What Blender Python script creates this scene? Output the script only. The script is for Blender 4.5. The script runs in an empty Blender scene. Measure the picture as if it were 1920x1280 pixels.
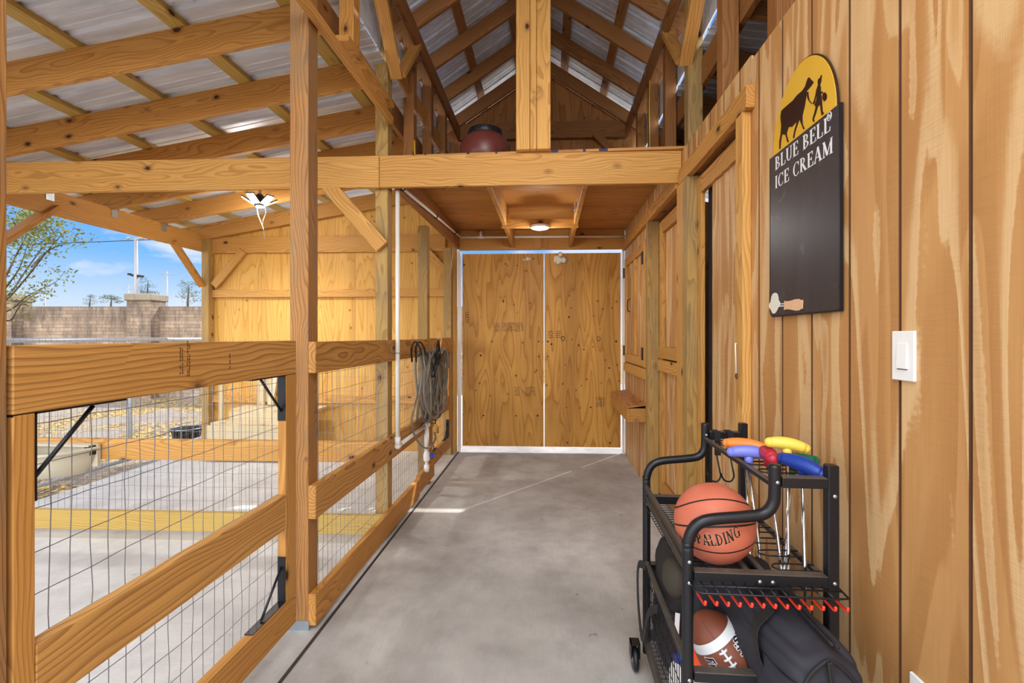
import bpy, bmesh, math, random
from mathutils import Vector, Matrix
random.seed(7)
V = Vector
C = bpy.context.scene.collection
# ---------------------------------------------------------------- camera model (1920x1280, 16 mm on 36 mm)
F = 853.0
TH = math.atan(68.0 / F)
CS, SN = math.cos(TH), math.sin(TH)
HC = 1.45
V0 = 630.0

def ray(u, v):
    a = (u - 960.0) / F
    return V((-SN + a * CS, CS + a * SN, (V0 - v) / F))
def pX(u, v, X):
    r = ray(u, v); t = X / r.x
    return V((X, r.y * t, HC + r.z * t))
def pD(u, v, d):
    r = ray(u, v)
    return V((r.x * d, r.y * d, HC + r.z * d))
def pY(u, v, Y):
    r = ray(u, v); t = Y / r.y
    return V((r.x * t, Y, HC + r.z * t))
KC = 0.035                                   # the building is a touch out of square
def cy(Y0, X): return Y0 + KC * X

# ---------------------------------------------------------------- object helpers
def world_of(o):
    M = o.matrix_basis.copy()
    p = o.parent
    while p is not None:
        M = p.matrix_basis @ M
        p = p.parent
    return M
def put(o, M, parent=None):
    if parent is not None:
        o.parent = parent
        M = world_of(parent).inverted() @ M
    o.matrix_basis = M
def tag(o, label=None, cat=None, group=None, kind=None):
    if label: o['label'] = label
    if cat: o['category'] = cat
    if group: o['group'] = group
    if kind: o['kind'] = kind
    return o
def empty(name, loc=(0, 0, 0), label=None, cat=None, group=None, kind=None, rz=0):
    o = bpy.data.objects.new(name, None)
    C.objects.link(o)
    o.empty_display_size = 0.05
    o.matrix_basis = Matrix.Translation(V(loc)) @ Matrix.Rotation(rz, 4, 'Z')
    return tag(o, label, cat, group, kind)
def mkobj(name, me, mat, parent=None, M=None, smooth=False):
    o = bpy.data.objects.new(name, me)
    C.objects.link(o)
    if mat is not None:
        me.materials.append(mat)
    if smooth:
        for p in me.polygons: p.use_smooth = True
    put(o, M if M is not None else Matrix.Identity(4), parent)
    return o

class MB:
    """collects shapes in world space; build() re-centres them"""
    def __init__(s): s.v = []; s.f = []; s.sm = []
    def add(s, vs, fs, sm=False):
        b = len(s.v)
        s.v += [V(p) for p in vs]
        s.f += [tuple(i + b for i in f) for f in fs]
        s.sm += [sm] * len(fs)
        return s
    def box(s, lo, hi):
        x0, y0, z0 = lo; x1, y1, z1 = hi
        vs = [(x0,y0,z0),(x1,y0,z0),(x1,y1,z0),(x0,y1,z0),(x0,y0,z1),(x1,y0,z1),(x1,y1,z1),(x0,y1,z1)]
        return s.add(vs, [(0,3,2,1),(4,5,6,7),(0,1,5,4),(1,2,6,5),(2,3,7,6),(3,0,4,7)])
    def cbox(s, c, dx, dy, dz, M=None):
        M = M or Matrix.Identity(3)
        c = V(c)
        vs = [c + M @ V((sx*dx/2, sy*dy/2, sz*dz/2)) for sz in (-1,1) for sx, sy in ((-1,-1),(1,-1),(1,1),(-1,1))]
        return s.add(vs, [(0,3,2,1),(4,5,6,7),(0,1,5,4),(1,2,6,5),(2,3,7,6),(3,0,4,7)])
    def tube(s, pts, r, n=8, closed=False, cap=True, sm=True):
        pts = [V(p) for p in pts]; m = len(pts)
        rr = r if isinstance(r, (list, tuple)) else [r] * m
        tg = []
        for i in range(m):
            a = pts[(i-1) % m] if (closed or i > 0) else pts[i]
            b = pts[(i+1) % m] if (closed or i < m-1) else pts[i]
            tg.append((b-a).normalized())
        ref = V((0,0,1)) if abs(tg[0].z) < .9 else V((1,0,0))
        nrm = (ref - tg[0]*ref.dot(tg[0])).normalized()
        vs = []
        for i in range(m):
            nrm = (nrm - tg[i]*nrm.dot(tg[i]))
            if nrm.length < 1e-6: nrm = tg[i].orthogonal()
            nrm.normalize()
            bn = tg[i].cross(nrm)
            for k in range(n):
                a = 2*math.pi*(k + (.5 if n == 4 else 0))/n
                vs.append(pts[i] + (nrm*math.cos(a) + bn*math.sin(a))*rr[i])
        fs = []
        for i in range(m if closed else m-1):
            j = (i+1) % m
            for k in range(n):
                l = (k+1) % n
                fs.append((i*n+k, j*n+k, j*n+l, i*n+l)[::-1])
        if cap and not closed:
            fs.append(tuple(range(n))); fs.append(tuple(range((m-1)*n, m*n))[::-1])
        return s.add(vs, fs, sm and n > 4)
    def lathe(s, prof, M=None, n=32, sm=True):
        M = M or Matrix.Identity(4)
        vs = []; fs = []
        for r, z in prof:
            for k in range(n):
                a = 2*math.pi*k/n
                vs.append(M @ V((r*math.cos(a), r*math.sin(a), z)))
        for i in range(len(prof)-1):
            for k in range(n):
                l = (k+1) % n
                fs.append((i*n+k, i*n+l, (i+1)*n+l, (i+1)*n+k))
        if prof[0][0] > 1e-5: fs.append(tuple(range(n))[::-1])
        if prof[-1][0] > 1e-5: fs.append(tuple(range((len(prof)-1)*n, len(prof)*n)))
        return s.add(vs, fs, sm)
    def sphere(s, c, r, n=16, m=10, M=None):
        M = M or Matrix.Identity(3)
        prof = [(math.sin(math.pi*i/m), -math.cos(math.pi*i/m)) for i in range(m+1)]
        rx = r if isinstance(r, (tuple, list)) else (r, r, r)
        vs = []; fs = []
        for q, z in prof:
            for k in range(n):
                a = 2*math.pi*k/n
                vs.append(V(c) + M @ V((q*math.cos(a)*rx[0], q*math.sin(a)*rx[1], z*rx[2])))
        for i in range(m):
            for k in range(n):
                l = (k+1) % n
                fs.append((i*n+k, i*n+l, (i+1)*n+l, (i+1)*n+k))
        return s.add(vs, fs, True)
    def prism(s, poly, to3, depth):
        """poly 2D outline, to3(x,y,d) -> 3D; d 0..depth"""
        n = len(poly)
        vs = [to3(x, y, 0) for x, y in poly] + [to3(x, y, depth) for x, y in poly]
        fs = [tuple(range(n)), tuple(range(n, 2*n))[::-1]] + [(i, i+n, (i+1) % n + n, (i+1) % n) for i in range(n)]
        return s.add(vs, fs)
    def build(s, name, mat, parent=None, origin=None, clean=False, fixn=True):
        if origin is None:
            lo = V((min(p.x for p in s.v), min(p.y for p in s.v), min(p.z for p in s.v)))
            hi = V((max(p.x for p in s.v), max(p.y for p in s.v), max(p.z for p in s.v)))
            origin = (lo + hi) / 2
        origin = V(origin)
        me = bpy.data.meshes.new(name)
        me.from_pydata([tuple(p - origin) for p in s.v], [], s.f)
        for p, sm in zip(me.polygons, s.sm): p.use_smooth = sm
        if fixn:
            bm = bmesh.new(); bm.from_mesh(me)
            if clean: bmesh.ops.remove_doubles(bm, verts=bm.verts, dist=1e-6)
            bmesh.ops.recalc_face_normals(bm, faces=bm.faces)
            bm.to_mesh(me); bm.free()
        return mkobj(name, me, mat, parent, Matrix.Translation(origin))

def bev_box(L, w, h, b=.0025):
    bm = bmesh.new()
    bmesh.ops.create_cube(bm, size=1)
    for v in bm.verts: v.co = V((v.co.x*L, v.co.y*w, v.co.z*h))
    if b > 0:
        bmesh.ops.bevel(bm, geom=list(bm.edges), offset=min(b, w*.2, h*.2), segments=1, affect='EDGES', profile=.5)
    me = bpy.data.meshes.new('board'); bm.to_mesh(me); bm.free()
    return me
def board(name, a, b, w, h, mat, parent=None, up=(0, 0, 1), bev=.0025):
    """a piece of lumber from a to b: w across, h along 'up'"""
    a = V(a); b = V(b); up = V(up)
    d = (b - a).normalized()
    z = (up - d * up.dot(d))
    if z.length < 1e-4: z = d.orthogonal()
    z.normalize(); y = z.cross(d)
    M = Matrix((( d.x, y.x, z.x), (d.y, y.y, z.y), (d.z, y.z, z.z))).to_4x4()
    M = Matrix.Translation((a + b) / 2) @ M
    me = bev_box((b - a).length, w, h, bev)
    me.name = name
    return mkobj(name, me, mat, parent, M)
def vpost(name, x0, x1, y0, y1, z0, z1, mat, parent=None):
    return board(name, ((x0+x1)/2, (y0+y1)/2, z0), ((x0+x1)/2, (y0+y1)/2, z1), abs(y1-y0), abs(x1-x0), mat, parent, up=(1, 0, 0))

GROOVE_FACES = []
def grooved(mb, y0, y1, z0, z1, X, t=.012, first=1.0935, step=.2045, gw=.010, gd=.009, sgn=-1):
    """grooved plywood panel in the plane x=X whose grooved face looks towards -x (sgn=-1)"""
    prof = [(y0, 0)]
    k = math.floor((y0 - first) / step)
    while True:
        g = first + step * k
        if g - gw/2 > y1: break
        if g - gw/2 > y0 and g + gw/2 < y1:
            prof += [(g - gw/2, 0), (g - gw/2 + .001, gd), (g + gw/2 - .001, gd), (g + gw/2, 0)]
        k += 1
    prof.append((y1, 0))
    n = len(prof)
    vs = []
    for z in (z0, z1):
        for y, d in prof: vs.append((X - sgn * d, y, z))
    for z in (z0, z1):
        vs.append((X - sgn * t, y0, z)); vs.append((X - sgn * t, y1, z))
    fs = [(i, i+1, n+i+1, n+i) for i in range(n-1)]
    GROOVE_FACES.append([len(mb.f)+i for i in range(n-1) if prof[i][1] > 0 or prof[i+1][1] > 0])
    b = 2*n
    fs += [(b, b+1, b+3, b+2), (0, n, b+2, b), (n-1, b+1, b+3, 2*n-1)]
    fs += [tuple(list(range(n)) + [b+1, b])[::-1], tuple(list(range(n, 2*n)) + [b+3, b+2])]
    mb.add(vs, fs)

# ---------------------------------------------------------------- node helpers
class NT:
    def __init__(s, mat):
        mat.use_nodes = True
        s.nt = mat.node_tree; s.n = s.nt.nodes; s.l = s.nt.links
        s.n.clear()
    def node(s, t, **kw):
        nd = s.n.new(t)
        ins = kw.pop('ins', {})
        for k, v in kw.items(): setattr(nd, k, v)
        for k, v in ins.items():
            s.set(nd.inputs[k], v)
        return nd
    def set(s, sock, v):
        if isinstance(v, bpy.types.NodeSocket): s.l.new(v, sock)
        else:
            sock.default_value = v
    def math(s, op, a, b=None, c=None, clamp=False):
        nd = s.n.new('ShaderNodeMath'); nd.operation = op; nd.use_clamp = clamp
        s.set(nd.inputs[0], a)
        if b is not None: s.set(nd.inputs[1], b)
        if c is not None: s.set(nd.inputs[2], c)
        return nd.outputs[0]
    def vmath(s, op, a, b=None, out=0, scale=None):
        nd = s.n.new('ShaderNodeVectorMath'); nd.operation = op
        s.set(nd.inputs[0], a)
        if b is not None: s.set(nd.inputs[1], b)
        if scale is not None: s.set(nd.inputs['Scale'], scale)
        return nd.outputs[out]
    def mix(s, fac, a, b, blend='MIX'):
        nd = s.n.new('ShaderNodeMix'); nd.data_type = 'RGBA'; nd.blend_type = blend
        s.set(nd.inputs[0], fac); s.set(nd.inputs[6], a); s.set(nd.inputs[7], b)
        return nd.outputs[2]
    def ramp(s, fac, stops, interp='LINEAR'):
        nd = s.n.new('ShaderNodeValToRGB'); cr = nd.color_ramp; cr.interpolation = interp
        while len(cr.elements) > 1: cr.elements.remove(cr.elements[-1])
        for i, (p, c) in enumerate(stops):
            e = cr.elements[0] if i == 0 else cr.elements.new(p)
            e.position = p
            e.color = c if len(c) == 4 else (*c, 1)
        s.set(nd.inputs[0], fac)
        return nd.outputs[0]
    def noise(s, vec, scale=1, detail=2, rough=.5, dist=0, out=0):
        nd = s.n.new('ShaderNodeTexNoise')
        s.set(nd.inputs['Vector'], vec); nd.inputs['Scale'].default_value = scale
        nd.inputs['Detail'].default_value = detail; nd.inputs['Roughness'].default_value = rough
        nd.inputs['Distortion'].default_value = dist
        return nd.outputs[out]
    def out(s, col, rough=.6, metal=0, bump=None, bstr=.2, bdist=.002, spec=.5, **kw):
        p = s.n.new('ShaderNodeBsdfPrincipled')
        s.set(p.inputs['Base Color'], col); s.set(p.inputs['Roughness'], rough); s.set(p.inputs['Metallic'], metal)
        s.set(p.inputs['Specular IOR Level'], spec)
        for k, v in kw.items(): s.set(p.inputs[k.replace('_', ' ')], v)
        if bump is not None:
            b = s.n.new('ShaderNodeBump'); b.inputs['Strength'].default_value = bstr
            b.inputs['Distance'].default_value = bdist
            s.set(b.inputs['Height'], bump)
            s.l.new(b.outputs[0], p.inputs['Normal'])
        o = s.n.new('ShaderNodeOutputMaterial')
        s.l.new(p.outputs[0], o.inputs[0])
        return p
def srgb(r, g, b):
    f = lambda c: (c/255/12.92) if c/255 <= .04045 else ((c/255+.055)/1.055)**2.4
    return (f(r), f(g), f(b), 1)
def newmat(name):
    m = bpy.data.materials.new(name)
    return m, NT(m)
def plain(name, col, rough=.5, metal=0, var=.08, scale=20, spec=.5, bump=0, **kw):
    m, t = newmat(name)
    tc = t.node('ShaderNodeTexCoord').outputs['Object']
    n = t.noise(tc, scale, 4, .6)
    c = t.mix(t.math('MULTIPLY', n, 1.0), tuple(x*(1-var) for x in col[:3]) + (1,), tuple(min(1, x*(1+var)) for x in col[:3]) + (1,))
    t.out(c, rough, metal, n if bump else None, bump, .001, spec, **kw)
    return m

def wood(name, light, mid, dark, freq=120, knots=True, tint=.12, rough=.62, off=.05, rstr=.52, stain=0.0):
    """solid sawn lumber: growth rings around an off-centre pith running along local X"""
    m, t = newmat(name)
    tc = t.node('ShaderNodeTexCoord').outputs['Object']
    rnd = t.node('ShaderNodeObjectInfo').outputs['Random']
    r2 = t.math('FRACT', t.math('MULTIPLY', rnd, 37.3))
    r3 = t.math('FRACT', t.math('MULTIPLY', rnd, 91.7))
    offv = t.node('ShaderNodeCombineXYZ', ins={0: t.math('MULTIPLY', rnd, 60.0),
        1: t.math('MULTIPLY_ADD', r2, .16, off - .08), 2: t.math('MULTIPLY_ADD', r3, .22, -.11)}).outputs[0]
    v = t.vmath('ADD', tc, offv)
    w1 = t.noise(t.vmath('MULTIPLY', v, (1.1, 5, 5)), 1, 2, .5, out=1)
    w = t.vmath('MULTIPLY', t.vmath('SUBTRACT', w1, (.5, .5, .5)), (0, .16, .16))
    vv = t.vmath('ADD', v, w)
    sp = t.node('ShaderNodeSeparateXYZ', ins={0: vv})
    r = t.math('SQRT', t.math('ADD', t.math('POWER', sp.outputs[1], 2), t.math('POWER', sp.outputs[2], 2)))
    kmask = None
    if knots:
        kv = t.vmath('MULTIPLY', t.vmath('ADD', v, t.node('ShaderNodeCombineXYZ', ins={0: t.math('MULTIPLY', r2, 9.0), 1: 3.7, 2: 1.3}).outputs[0]), (4.2, 7.0, 7.0))
        vo = t.node('ShaderNodeTexVoronoi', ins={'Vector': kv, 'Scale': 1.0, 'Randomness': 1.0})
        dist = vo.outputs['Distance']
        sel = t.math('GREATER_THAN', t.node('ShaderNodeSeparateColor', ins={0: vo.outputs['Color']}).outputs[0], .45)
        bump = t.math('MULTIPLY', t.math('EXPONENT', t.math('MULTIPLY', t.math('POWER', t.math('MULTIPLY', dist, 3.4), 2), -1)), t.math('MULTIPLY', sel, .02))
        r = t.math('ADD', r, bump)
        kn = t.noise(v, 60, 3)
        dd = t.math('ADD', dist, t.math('MULTIPLY', t.math('SUBTRACT', kn, .5), .05))
        kmask = t.math('MULTIPLY', t.ramp(dd, [(0, (1, 1, 1)), (.075, (1, 1, 1)), (.115, (.4, .4, .4)), (.22, (0, 0, 0))]), sel)
    fr = t.math('FRACT', t.math('MULTIPLY', r, float(freq)))
    ring = t.ramp(fr, [(0, (0, 0, 0)), (.55, (.25, .25, .25)), (.86, (1, 1, 1)), (.95, (.9, .9, .9)), (1, (0, 0, 0))])
    fib = t.noise(t.vmath('MULTIPLY', v, (5, 260, 260)), 1, 3, .6)
    big = t.noise(t.vmath('MULTIPLY', v, (.9, 6, 6)), 1, 2, .5)
    c = t.mix(big, light, mid)
    c = t.mix(t.math('MULTIPLY', ring, rstr), c, dark)
    c = t.mix(t.math('MULTIPLY', t.math('SUBTRACT', fib, .38), .9, clamp=True), c, tuple(x*.72 for x in dark[:3]) + (1,))
    c = t.mix(1.0, c, t.ramp(rnd, [(0, (1-tint, 1-tint, 1-tint*1.1)), (.5, (1, 1, 1)), (1, (1, 1+tint*.25, 1+tint*.6))]), 'MULTIPLY')
    if stain > 0:
        sn = t.noise(t.vmath('MULTIPLY', v, (1.5, 4, 4)), 1.4, 3, .6)
        c = t.mix(t.math('MULTIPLY', t.ramp(sn, [(.45, (0, 0, 0)), (.65, (1, 1, 1))]), stain), c, srgb(118, 104, 84))
    if kmask is not None:
        c = t.mix(kmask, c, srgb(66, 34, 22))
    h = t.math('ADD', t.math('MULTIPLY', fib, .6), t.math('MULTIPLY', ring, -.5))
    t.out(c, rough, 0, h, .22, .001, .35)
    return m

def plyw(name, light, mid, dark, scale=3.0, stretch=.22, rings=8, axis='Z', sharp=.5, spots=True, tint=.06, streak=None, lines=False, rough=.55):
    """rotary-cut plywood face: contour-line grain drawn out along the grain axis"""
    m, t = newmat(name)
    tc = t.node('ShaderNodeTexCoord').outputs['Object']
    rnd = t.node('ShaderNodeObjectInfo').outputs['Random']
    v = t.vmath('ADD', tc, t.node('ShaderNodeCombineXYZ', ins={0: t.math('MULTIPLY', rnd, 31.0), 1: t.math('MULTIPLY', rnd, 17.0), 2: t.math('MULTIPLY', rnd, 23.0)}).outputs[0])
    sc = {'Z': (1, 1, stretch), 'X': (stretch, 1, 1), 'Y': (1, stretch, 1)}[axis]
    vs = t.vmath('MULTIPLY', v, sc)
    n1 = t.noise(vs, scale, 1.2, .4, .35)
    n2 = t.noise(vs, scale * 5, 3, .6)
    h = t.math('ADD', n1, t.math('MULTIPLY', n2, .035))
    fr = t.math('FRACT', t.math('MULTIPLY', h, float(rings)))
    band = t.ramp(fr, [(0, (0, 0, 0)), (sharp*.6, (.2, .2, .2)), (sharp, (.75, .75, .75)), (.93, (1, 1, 1)), (1, (0, 0, 0))])
    st_m = None
    if streak is not None:
        n3 = t.noise(t.vmath('ADD', vs, (7.7, 3.3, 1.1)), scale * .9, 2.2, .55, .5)
        e = t.math('ADD', n3, t.math('MULTIPLY', t.noise(v, 60, 2), .02))
        st_m = t.ramp(e, [(0, (0, 0, 0)), (.47, (0, 0, 0)), (.478, (1, 1, 1)), (.53, (.8, .8, .8)), (.56, (.1, .1, .1)), (.585, (0, 0, 0)), (.64, (0, 0, 0)), (.648, (.8, .8, .8)), (.70, (.2, .2, .2))])
    if lines: band = t.ramp(fr, [(0, (.1, .1, .1)), (.35, (.0, .0, .0)), (.78, (.5, .5, .5)), (.90, (1, 1, 1)), (.97, (.9, .9, .9)), (1, (.1, .1, .1))])
    sf = {'Z': (300, 300, 5), 'X': (5, 300, 300), 'Y': (300, 5, 300)}[axis]
    fib = t.noise(t.vmath('MULTIPLY', v, sf), 1, 2, .6)
    sw = {'Z': (8, 8, 240), 'X': (240, 8, 8), 'Y': (8, 240, 8)}[axis]
    saw = t.noise(t.vmath('MULTIPLY', v, sw), 1, 2, .6)
    big = t.noise(vs, scale * .6, 2)
    c = t.mix(t.math('MULTIPLY', band, 1.0), light, mid)
    c = t.mix(t.math('MULTIPLY', t.ramp(big, [(.4, (0, 0, 0)), (.7, (1, 1, 1))]), .40), c, dark)
    if st_m is not None: c = t.mix(t.math('MULTIPLY', st_m, .8), c, streak)
    c = t.mix(t.math('MULTIPLY', t.math('SUBTRACT', fib, .4), .55, clamp=True), c, dark)
    c = t.mix(t.math('MULTIPLY', t.math('SUBTRACT', saw, .42), t.math('MULTIPLY', band, .7), clamp=True), c, dark)
    c = t.mix(1.0, c, t.ramp(rnd, [(0, (1-tint, 1-tint, 1-tint)), (1, (1, 1, 1))]), 'MULTIPLY')
    if spots:
        vo = t.node('ShaderNodeTexVoronoi', ins={'Vector': v, 'Scale': 6.5})
        sel = t.math('GREATER_THAN', t.node('ShaderNodeSeparateColor', ins={0: vo.outputs['Color']}).outputs[1], .35)
        k = t.math('MULTIPLY', t.ramp(vo.outputs['Distance'], [(0, (1, 1, 1)), (.05, (.95, .95, .95)), (.085, (.25, .25, .25)), (.16, (0, 0, 0))]), sel)
        c = t.mix(t.math('MULTIPLY', k, .8), c, srgb(74, 40, 24))
    t.out(c, rough, 0, t.math('ADD', fib, t.math('MULTIPLY', saw, .6)), .15, .001, .35)
    return m
# ---------------------------------------------------------------- materials
M = {}
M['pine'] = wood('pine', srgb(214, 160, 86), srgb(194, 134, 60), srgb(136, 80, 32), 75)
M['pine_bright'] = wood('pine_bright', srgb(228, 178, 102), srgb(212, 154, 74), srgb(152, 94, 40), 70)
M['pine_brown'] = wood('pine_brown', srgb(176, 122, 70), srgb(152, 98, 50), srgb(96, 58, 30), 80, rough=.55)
M['rail_pine'] = wood('rail_pine', srgb(224, 172, 98), srgb(200, 142, 70), srgb(122, 74, 34), 58, off=.06, rstr=.6)
M['treated'] = wood('treated', srgb(200, 166, 100), srgb(174, 134, 70), srgb(122, 88, 44), 90, stain=.4)
M['treated_yellow'] = wood('treated_yellow', srgb(212, 182, 104), srgb(194, 156, 76), srgb(146, 110, 50), 80)
M['post_pine'] = wood('post_pine', srgb(198, 144, 82), srgb(160, 108, 56), srgb(96, 60, 30), 95, stain=.45, knots=True, rstr=.6)
M['pale_lumber'] = wood('pale_lumber', srgb(236, 222, 190), srgb(222, 204, 164), srgb(194, 168, 124), 70)
SDC = (srgb(208, 158, 100), srgb(192, 140, 84), srgb(148, 100, 54), 5.2, .12, 5)
M['siding'] = plyw('siding', *SDC, 'Z', .42, spots=False, streak=srgb(226, 192, 142))
M['siding_x'] = plyw('siding_x', *SDC, 'X', .42, spots=False, streak=srgb(226, 192, 142))
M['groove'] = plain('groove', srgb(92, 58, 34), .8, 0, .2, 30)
M['door_ply'] = plyw('door_ply', srgb(212, 158, 74), srgb(184, 126, 46), srgb(116, 70, 22), 5.0, .16, 10, 'Z', .6, lines=True)
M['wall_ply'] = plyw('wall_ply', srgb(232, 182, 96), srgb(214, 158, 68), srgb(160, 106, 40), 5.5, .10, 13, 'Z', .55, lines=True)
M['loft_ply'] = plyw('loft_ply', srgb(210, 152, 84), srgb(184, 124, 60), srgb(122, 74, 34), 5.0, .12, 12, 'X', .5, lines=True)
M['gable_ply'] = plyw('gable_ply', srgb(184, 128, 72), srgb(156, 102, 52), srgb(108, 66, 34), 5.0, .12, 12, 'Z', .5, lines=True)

def concrete(name, base, dark, bdir='X'):
    m, t = newmat(name)
    tc = t.node('ShaderNodeTexCoord').outputs['Object']
    big = t.noise(tc, .9, 5, .6, .4)
    med = t.noise(tc, 6, 4, .65)
    fine = t.noise(tc, 220, 3, .7)
    br = t.noise(t.vmath('MULTIPLY', tc, (6, 260, 1) if bdir == 'X' else (260, 6, 1)), 1, 3, .6)
    c = t.mix(t.ramp(big, [(.35, (0, 0, 0)), (.68, (1, 1, 1))]), base, dark)
    c = t.mix(t.math('MULTIPLY', t.ramp(med, [(.42, (0, 0, 0)), (.7, (1, 1, 1))]), .35), c, tuple(x*.62 for x in dark[:3]) + (1,))
    c = t.mix(t.math('MULTIPLY', t.math('SUBTRACT', br, .4), .6, clamp=True), c, tuple(x*.6 for x in dark[:3]) + (1,))
    c = t.mix(t.math('MULTIPLY', t.math('SUBTRACT', fine, .45), .6, clamp=True), c, tuple(x*.6 for x in dark[:3]) + (1,))
    spn = t.noise(tc, 3.1, 2, .5)
    sp = t.ramp(t.noise(tc, 14, 3, .7), [(.66, (0, 0, 0)), (.72, (1, 1, 1))])
    c = t.mix(t.math('MULTIPLY', sp, t.math('MULTIPLY', t.ramp(spn, [(.5, (0, 0, 0)), (.62, (1, 1, 1))]), .5)), c, tuple(x*.35 for x in dark[:3]) + (1,))
    t.out(c, .72, 0, t.math('ADD', t.math('MULTIPLY', br, 1.0), fine), .22, .0015, .4)
    return m
M['concrete'] = concrete('concrete', srgb(216, 215, 212), srgb(160, 157, 152), 'Y')
M['concrete_light'] = concrete('concrete_light', srgb(228, 227, 224), srgb(196, 194, 190), 'X')
M['joint'] = plain('joint', srgb(58, 52, 46), .9, 0, .3, 30)

def metal_roof():
    m, t = newmat('metal_roof')
    tc = t.node('ShaderNodeTexCoord').outputs['Object']
    n = t.noise(t.vmath('MULTIPLY', tc, (.6, 14, 14)), 1, 3, .6)
    n2 = t.noise(tc, 9, 3, .7)
    c = t.ramp(n, [(.3, srgb(190, 196, 206)), (.55, srgb(216, 220, 228)), (.75, srgb(232, 236, 244))])
    c = t.mix(t.ramp(n2, [(.7, (0, 0, 0)), (.76, (.5, .5, .5))]), c, srgb(110, 105, 100))
    t.out(c, .4, .1, n, .05, .001)
    return m
M['roof'] = metal_roof()
M['galv'] = plain('galv', srgb(176, 186, 194), .38, .85, .12, 30)
M['galv_rail'] = plain('galv_rail', srgb(196, 206, 218), .35, .45, .08, 12)
M['wire'] = plain('wire', srgb(140, 140, 142), .45, .7, .1, 30)
M['black'] = plain('black', srgb(26, 27, 32), .38, .2, .2, 40, bump=.1)
M['black_matte'] = plain('black_matte', srgb(24, 24, 26), .75, 0, .3, 40)
def dusty():
    m, t = newmat('black_dusty')
    g = t.node('ShaderNodeNewGeometry').outputs['Normal']
    tc = t.node('ShaderNodeTexCoord').outputs['Object']
    z = t.node('ShaderNodeSeparateXYZ', ins={0: g}).outputs[2]
    n = t.noise(tc, 30, 5, .7)
    f = t.math('MULTIPLY', t.math('MULTIPLY', t.math('MAXIMUM', z, 0), n), .9, clamp=True)
    c = t.mix(f, srgb(24, 25, 30), srgb(120, 110, 98))
    t.out(c, .42, .1)
    return m
M['black_dusty'] = dusty()
M['pvc'] = plain('pvc', srgb(238, 236, 230), .35, 0, .03, 12)
M['white_plastic'] = plain('white_plastic', srgb(240, 240, 238), .3, 0, .01, 12)
M['hose'] = plain('hose', srgb(122, 113, 100), .2, 0, .12, 30)
M['brass'] = plain('brass', srgb(206, 160, 80), .3, .9, .1, 30)
M['blue_plastic'] = plain('blue_plastic', srgb(24, 70, 190), .35, 0, .05, 12)
M['chrome'] = plain('chrome', srgb(210, 216, 222), .12, 1, .03, 12)
M['red_plastic'] = plain('red_plastic', srgb(226, 62, 40), .4, 0, .06, 30)
def fabric(name, col, sc=900):
    m, t = newmat(name)
    tc = t.node('ShaderNodeTexCoord').outputs['Object']
    n = t.noise(tc, 6, 4, .6); f = t.noise(tc, sc, 2, .6)
    c = t.mix(n, tuple(x*.7 for x in col[:3]) + (1,), tuple(x*1.5 for x in col[:3]) + (1,))
    c = t.mix(t.ramp(t.noise(tc, 45, 3, .7), [(.68, (0, 0, 0)), (.8, (.5, .5, .5))]), c, srgb(90, 86, 80))
    t.out(c, .7, 0, t.math('ADD', f, t.math('MULTIPLY', n, 2)), .25, .001, .4)
    return m
M['nylon'] = fabric('nylon', srgb(40, 40, 48))
M['nylon_dark'] = fabric('nylon_dark', srgb(34, 32, 32))
M['mesh_panel'] = fabric('mesh_panel', srgb(58, 52, 42), 500)

# basketball: seams drawn from the ball's own axes
def basketball():
    m, t = newmat('basketball_rubber')
    tc = t.node('ShaderNodeTexCoord').outputs['Object']
    n = t.vmath('NORMALIZE', tc)
    s = t.node('ShaderNodeSeparateXYZ', ins={0: n})
    x, y, z = s.outputs
    e1 = t.math('ABSOLUTE', z)
    e2 = t.math('ABSOLUTE', x)
    # two curved seams: circles around +-y
    e3 = t.math('ABSOLUTE', t.math('SUBTRACT', t.math('ABSOLUTE', z), t.math('ADD', .40, t.math('MULTIPLY', t.math('POWER', x, 2), .36))))
    d = t.math('MINIMUM', t.math('MINIMUM', e1, e2), e3)
    line = t.ramp(d, [(0, (1, 1, 1)), (.021, (1, 1, 1)), (.027, (0, 0, 0))])
    vo = t.node('ShaderNodeTexVoronoi', ins={'Vector': tc, 'Scale': 420.0})
    big = t.noise(tc, 12, 3, .6)
    c = t.mix(big, srgb(206, 118, 92), srgb(184, 92, 66))
    c = t.mix(line, c, srgb(30, 22, 20))
    h = t.math('SUBTRACT', t.math('MULTIPLY', vo.outputs['Distance'], .15), line)
    t.out(c, .55, 0, h, .5, .002)
    return m
M['basketball'] = basketball()
def football():
    m, t = newmat('football_rubber')
    tc = t.node('ShaderNodeTexCoord').outputs['Object']
    s = t.node('ShaderNodeSeparateXYZ', ins={0: tc})
    ax = t.math('ABSOLUTE', s.outputs[0])
    inside = t.math('MULTIPLY', t.math('GREATER_THAN', ax, .064), t.math('LESS_THAN', ax, .088))
    ang = t.math('ARCTAN2', s.outputs[1], s.outputs[2])
    sm = t.math('ABSOLUTE', t.math('SINE', t.math('MULTIPLY', ang, 2.0)))
    seam = t.ramp(sm, [(0, (1, 1, 1)), (.02, (.6, .6, .6)), (.035, (0, 0, 0))])
    vo = t.node('ShaderNodeTexVoronoi', ins={'Vector': tc, 'Scale': 500.0})
    c = t.mix(t.noise(tc, 14, 3), srgb(140, 78, 54), srgb(112, 56, 36))
    c = t.mix(seam, c, srgb(72, 34, 24))
    c = t.mix(inside, c, srgb(226, 230, 232))
    t.out(c, .5, 0, t.math('SUBTRACT', t.math('MULTIPLY', vo.outputs['Distance'], .15), seam), .4, .0015)
    return m
M['football'] = football()
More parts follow.
